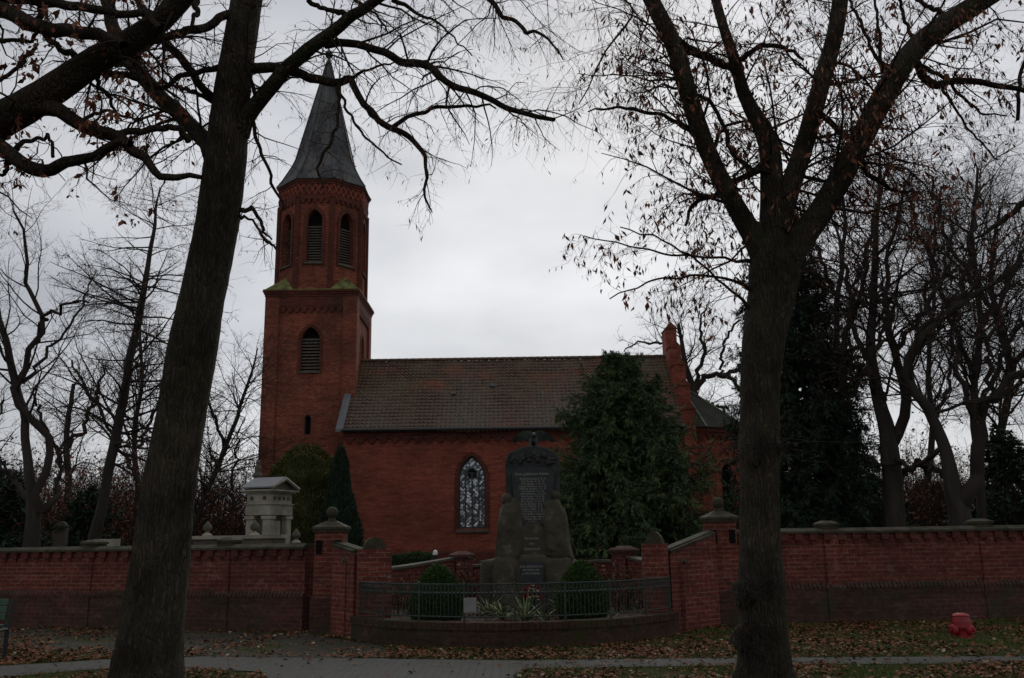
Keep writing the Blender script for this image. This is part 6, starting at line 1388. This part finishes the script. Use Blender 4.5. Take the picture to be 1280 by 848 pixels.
def n2(x, y, s, seed=0.): return np.array([mnoise.fractal(Vector((a * s, b * s, seed)), 1, 2, 4) for a, b in zip(x, y)])
def front(x, y): return np.where(x < 0, y < 16.85 - .31 * (x + 3.75), y < 16.9 + .06 * (x - 3.75))
K = 300000; x = rng.uniform(-10.5, 11, K); y = rng.uniform(9.5, 19, K)
pv = inpoly(x, y, drive) | inpoly(x, y, fpl) | inpoly(x, y, fpr); gv = inpoly(x, y, gravel)
keep = front(x, y) & ~inbast(x, y) & ~pv; x, y, gv = x[keep], y[keep], gv[keep]
dn = n2(x, y, .9, 3.); keep = rng.uniform(0, 1, len(x)) < np.where(gv, np.clip(.05 + dn * .7 - .1, 0, .35), np.clip(.62 + dn * 1.1, .12, 1)); x, y = x[keep], y[keep]; K = len(x)
hh = rng.uniform(.025, .075, K); a = rng.uniform(0, 6.28, K); w_ = .004; bx_, by_ = np.cos(a) * w_, np.sin(a) * w_; lx, ly = rng.normal(0, .02, K), rng.normal(0, .02, K)
Vt = np.stack([np.stack([x - bx_, y - by_, np.zeros(K)], 1), np.stack([x + bx_, y + by_, np.zeros(K)], 1), np.stack([x + lx, y + ly, hh], 1)], 1).reshape(-1, 3)
tn = np.repeat(rng.uniform(0, 1, K), 3); o = np_mesh('lawn_grass', Vt, np.arange(K * 3).reshape(-1, 3), M['grass'], None, np.stack([tn, tn], 1)); tag(o, 'short grass growing along the foot of the walls and beside the path', 'grass', kind='stuff')
K = 190000; x = rng.uniform(-10.5, 11, K); y = rng.uniform(9.5, 19, K)
pv = inpoly(x, y, drive) | inpoly(x, y, fpl); pr_ = inpoly(x, y, fpr); gv = inpoly(x, y, gravel)
dn = n2(x, y, .8, 9.) + .5 * n2(x, y, 3., 2.)
bank = np.exp(-((y - (14.0 + .35 * (-x - 6))) / .7) ** 2) * (x < -4.6)               # drift along the left lawn
pile = np.exp(-((y - (13.15 + .06 * np.abs(x))) / .5) ** 2) * (x > -2.6) * (x < 3)    # drift below the curved wall
dens = .3 + dn * .95 + .75 * bank + .75 * pile + .12 * (x > 2.5)
dens = np.where(pv, .012, np.where(pr_, .06, np.where(gv, np.clip(dens * .5 - .06, .01, .6), np.clip(dens, .05, .95))))
keep = (rng.uniform(0, 1, len(x)) < dens * .75) & front(x, y) & ~inbast(x, y); x, y = x[keep], y[keep]; K = len(x)
a = rng.uniform(0, 6.28, K); s_ = rng.uniform(.012, .034, K); z = rng.uniform(.01, .04, K); u = np.stack([np.cos(a), np.sin(a), rng.normal(0, .25, K)], 1); w2 = np.stack([-np.sin(a), np.cos(a), rng.normal(0, .3, K)], 1); c = np.stack([x, y, z], 1)
up_ = np.array([0, 0, 1.])
S1 = s_[:, None]; cu = rng.uniform(.1, .6, K)[:, None]
Vt = np.stack([c - u * S1 * 1.15, c - u * S1 * .3 - w2 * S1 * .8 + up_ * S1 * cu, c + u * S1 * .5 - w2 * S1 * .7 + up_ * S1 * cu * .6, c + u * S1 * 1.2 + up_ * S1 * .1, c + u * S1 * .5 + w2 * S1 * .7 + up_ * S1 * cu, c - u * S1 * .3 + w2 * S1 * .8 + up_ * S1 * cu * .5], 1)
Vt[..., 2] = np.maximum(Vt[..., 2], .006 + .0 * Vt[..., 2]); Fq = (np.arange(K)[:, None, None] * 6 + np.array([[0, 1, 2, 3], [0, 3, 4, 5]])[None]).reshape(-1, 4)
tn = np.repeat(rng.uniform(0, 1, K), 6); o = np_mesh('fallen_leaves', Vt.reshape(-1, 3), Fq, M['leaf_fallen'], None, np.stack([tn, tn], 1)); tag(o, 'brown fallen leaves strewn over the lawn, gravel and path', 'fallen leaves', kind='stuff')
# leaves lying in the bed
K = 1500; aa = rng.uniform(0, 6.28, K); rr2 = (BR - .2) * rng.uniform(0, 1, K) ** .5; x = BC[0] + rr2 * np.cos(aa); y = BC[1] + rr2 * np.sin(aa); c = np.stack([x, y, np.full(K, .3)], 1); a = rng.uniform(0, 6.28, K); u = np.stack([np.cos(a), np.sin(a), rng.normal(0, .3, K)], 1) * .03; w2 = np.stack([-np.sin(a), np.cos(a), rng.normal(0, .3, K)], 1) * .022
Vt = np.stack([c - u, c - w2, c + u, c + w2], 1).reshape(-1, 3); tn = np.repeat(rng.uniform(0, 1, K), 4); o = np_mesh('bed_leaves', Vt, np.arange(K * 4).reshape(-1, 4), M['leaf_fallen'], None, np.stack([tn, tn], 1)); tag(o, 'brown leaves lying on the soil of the raised memorial bed', 'fallen leaves', kind='stuff')
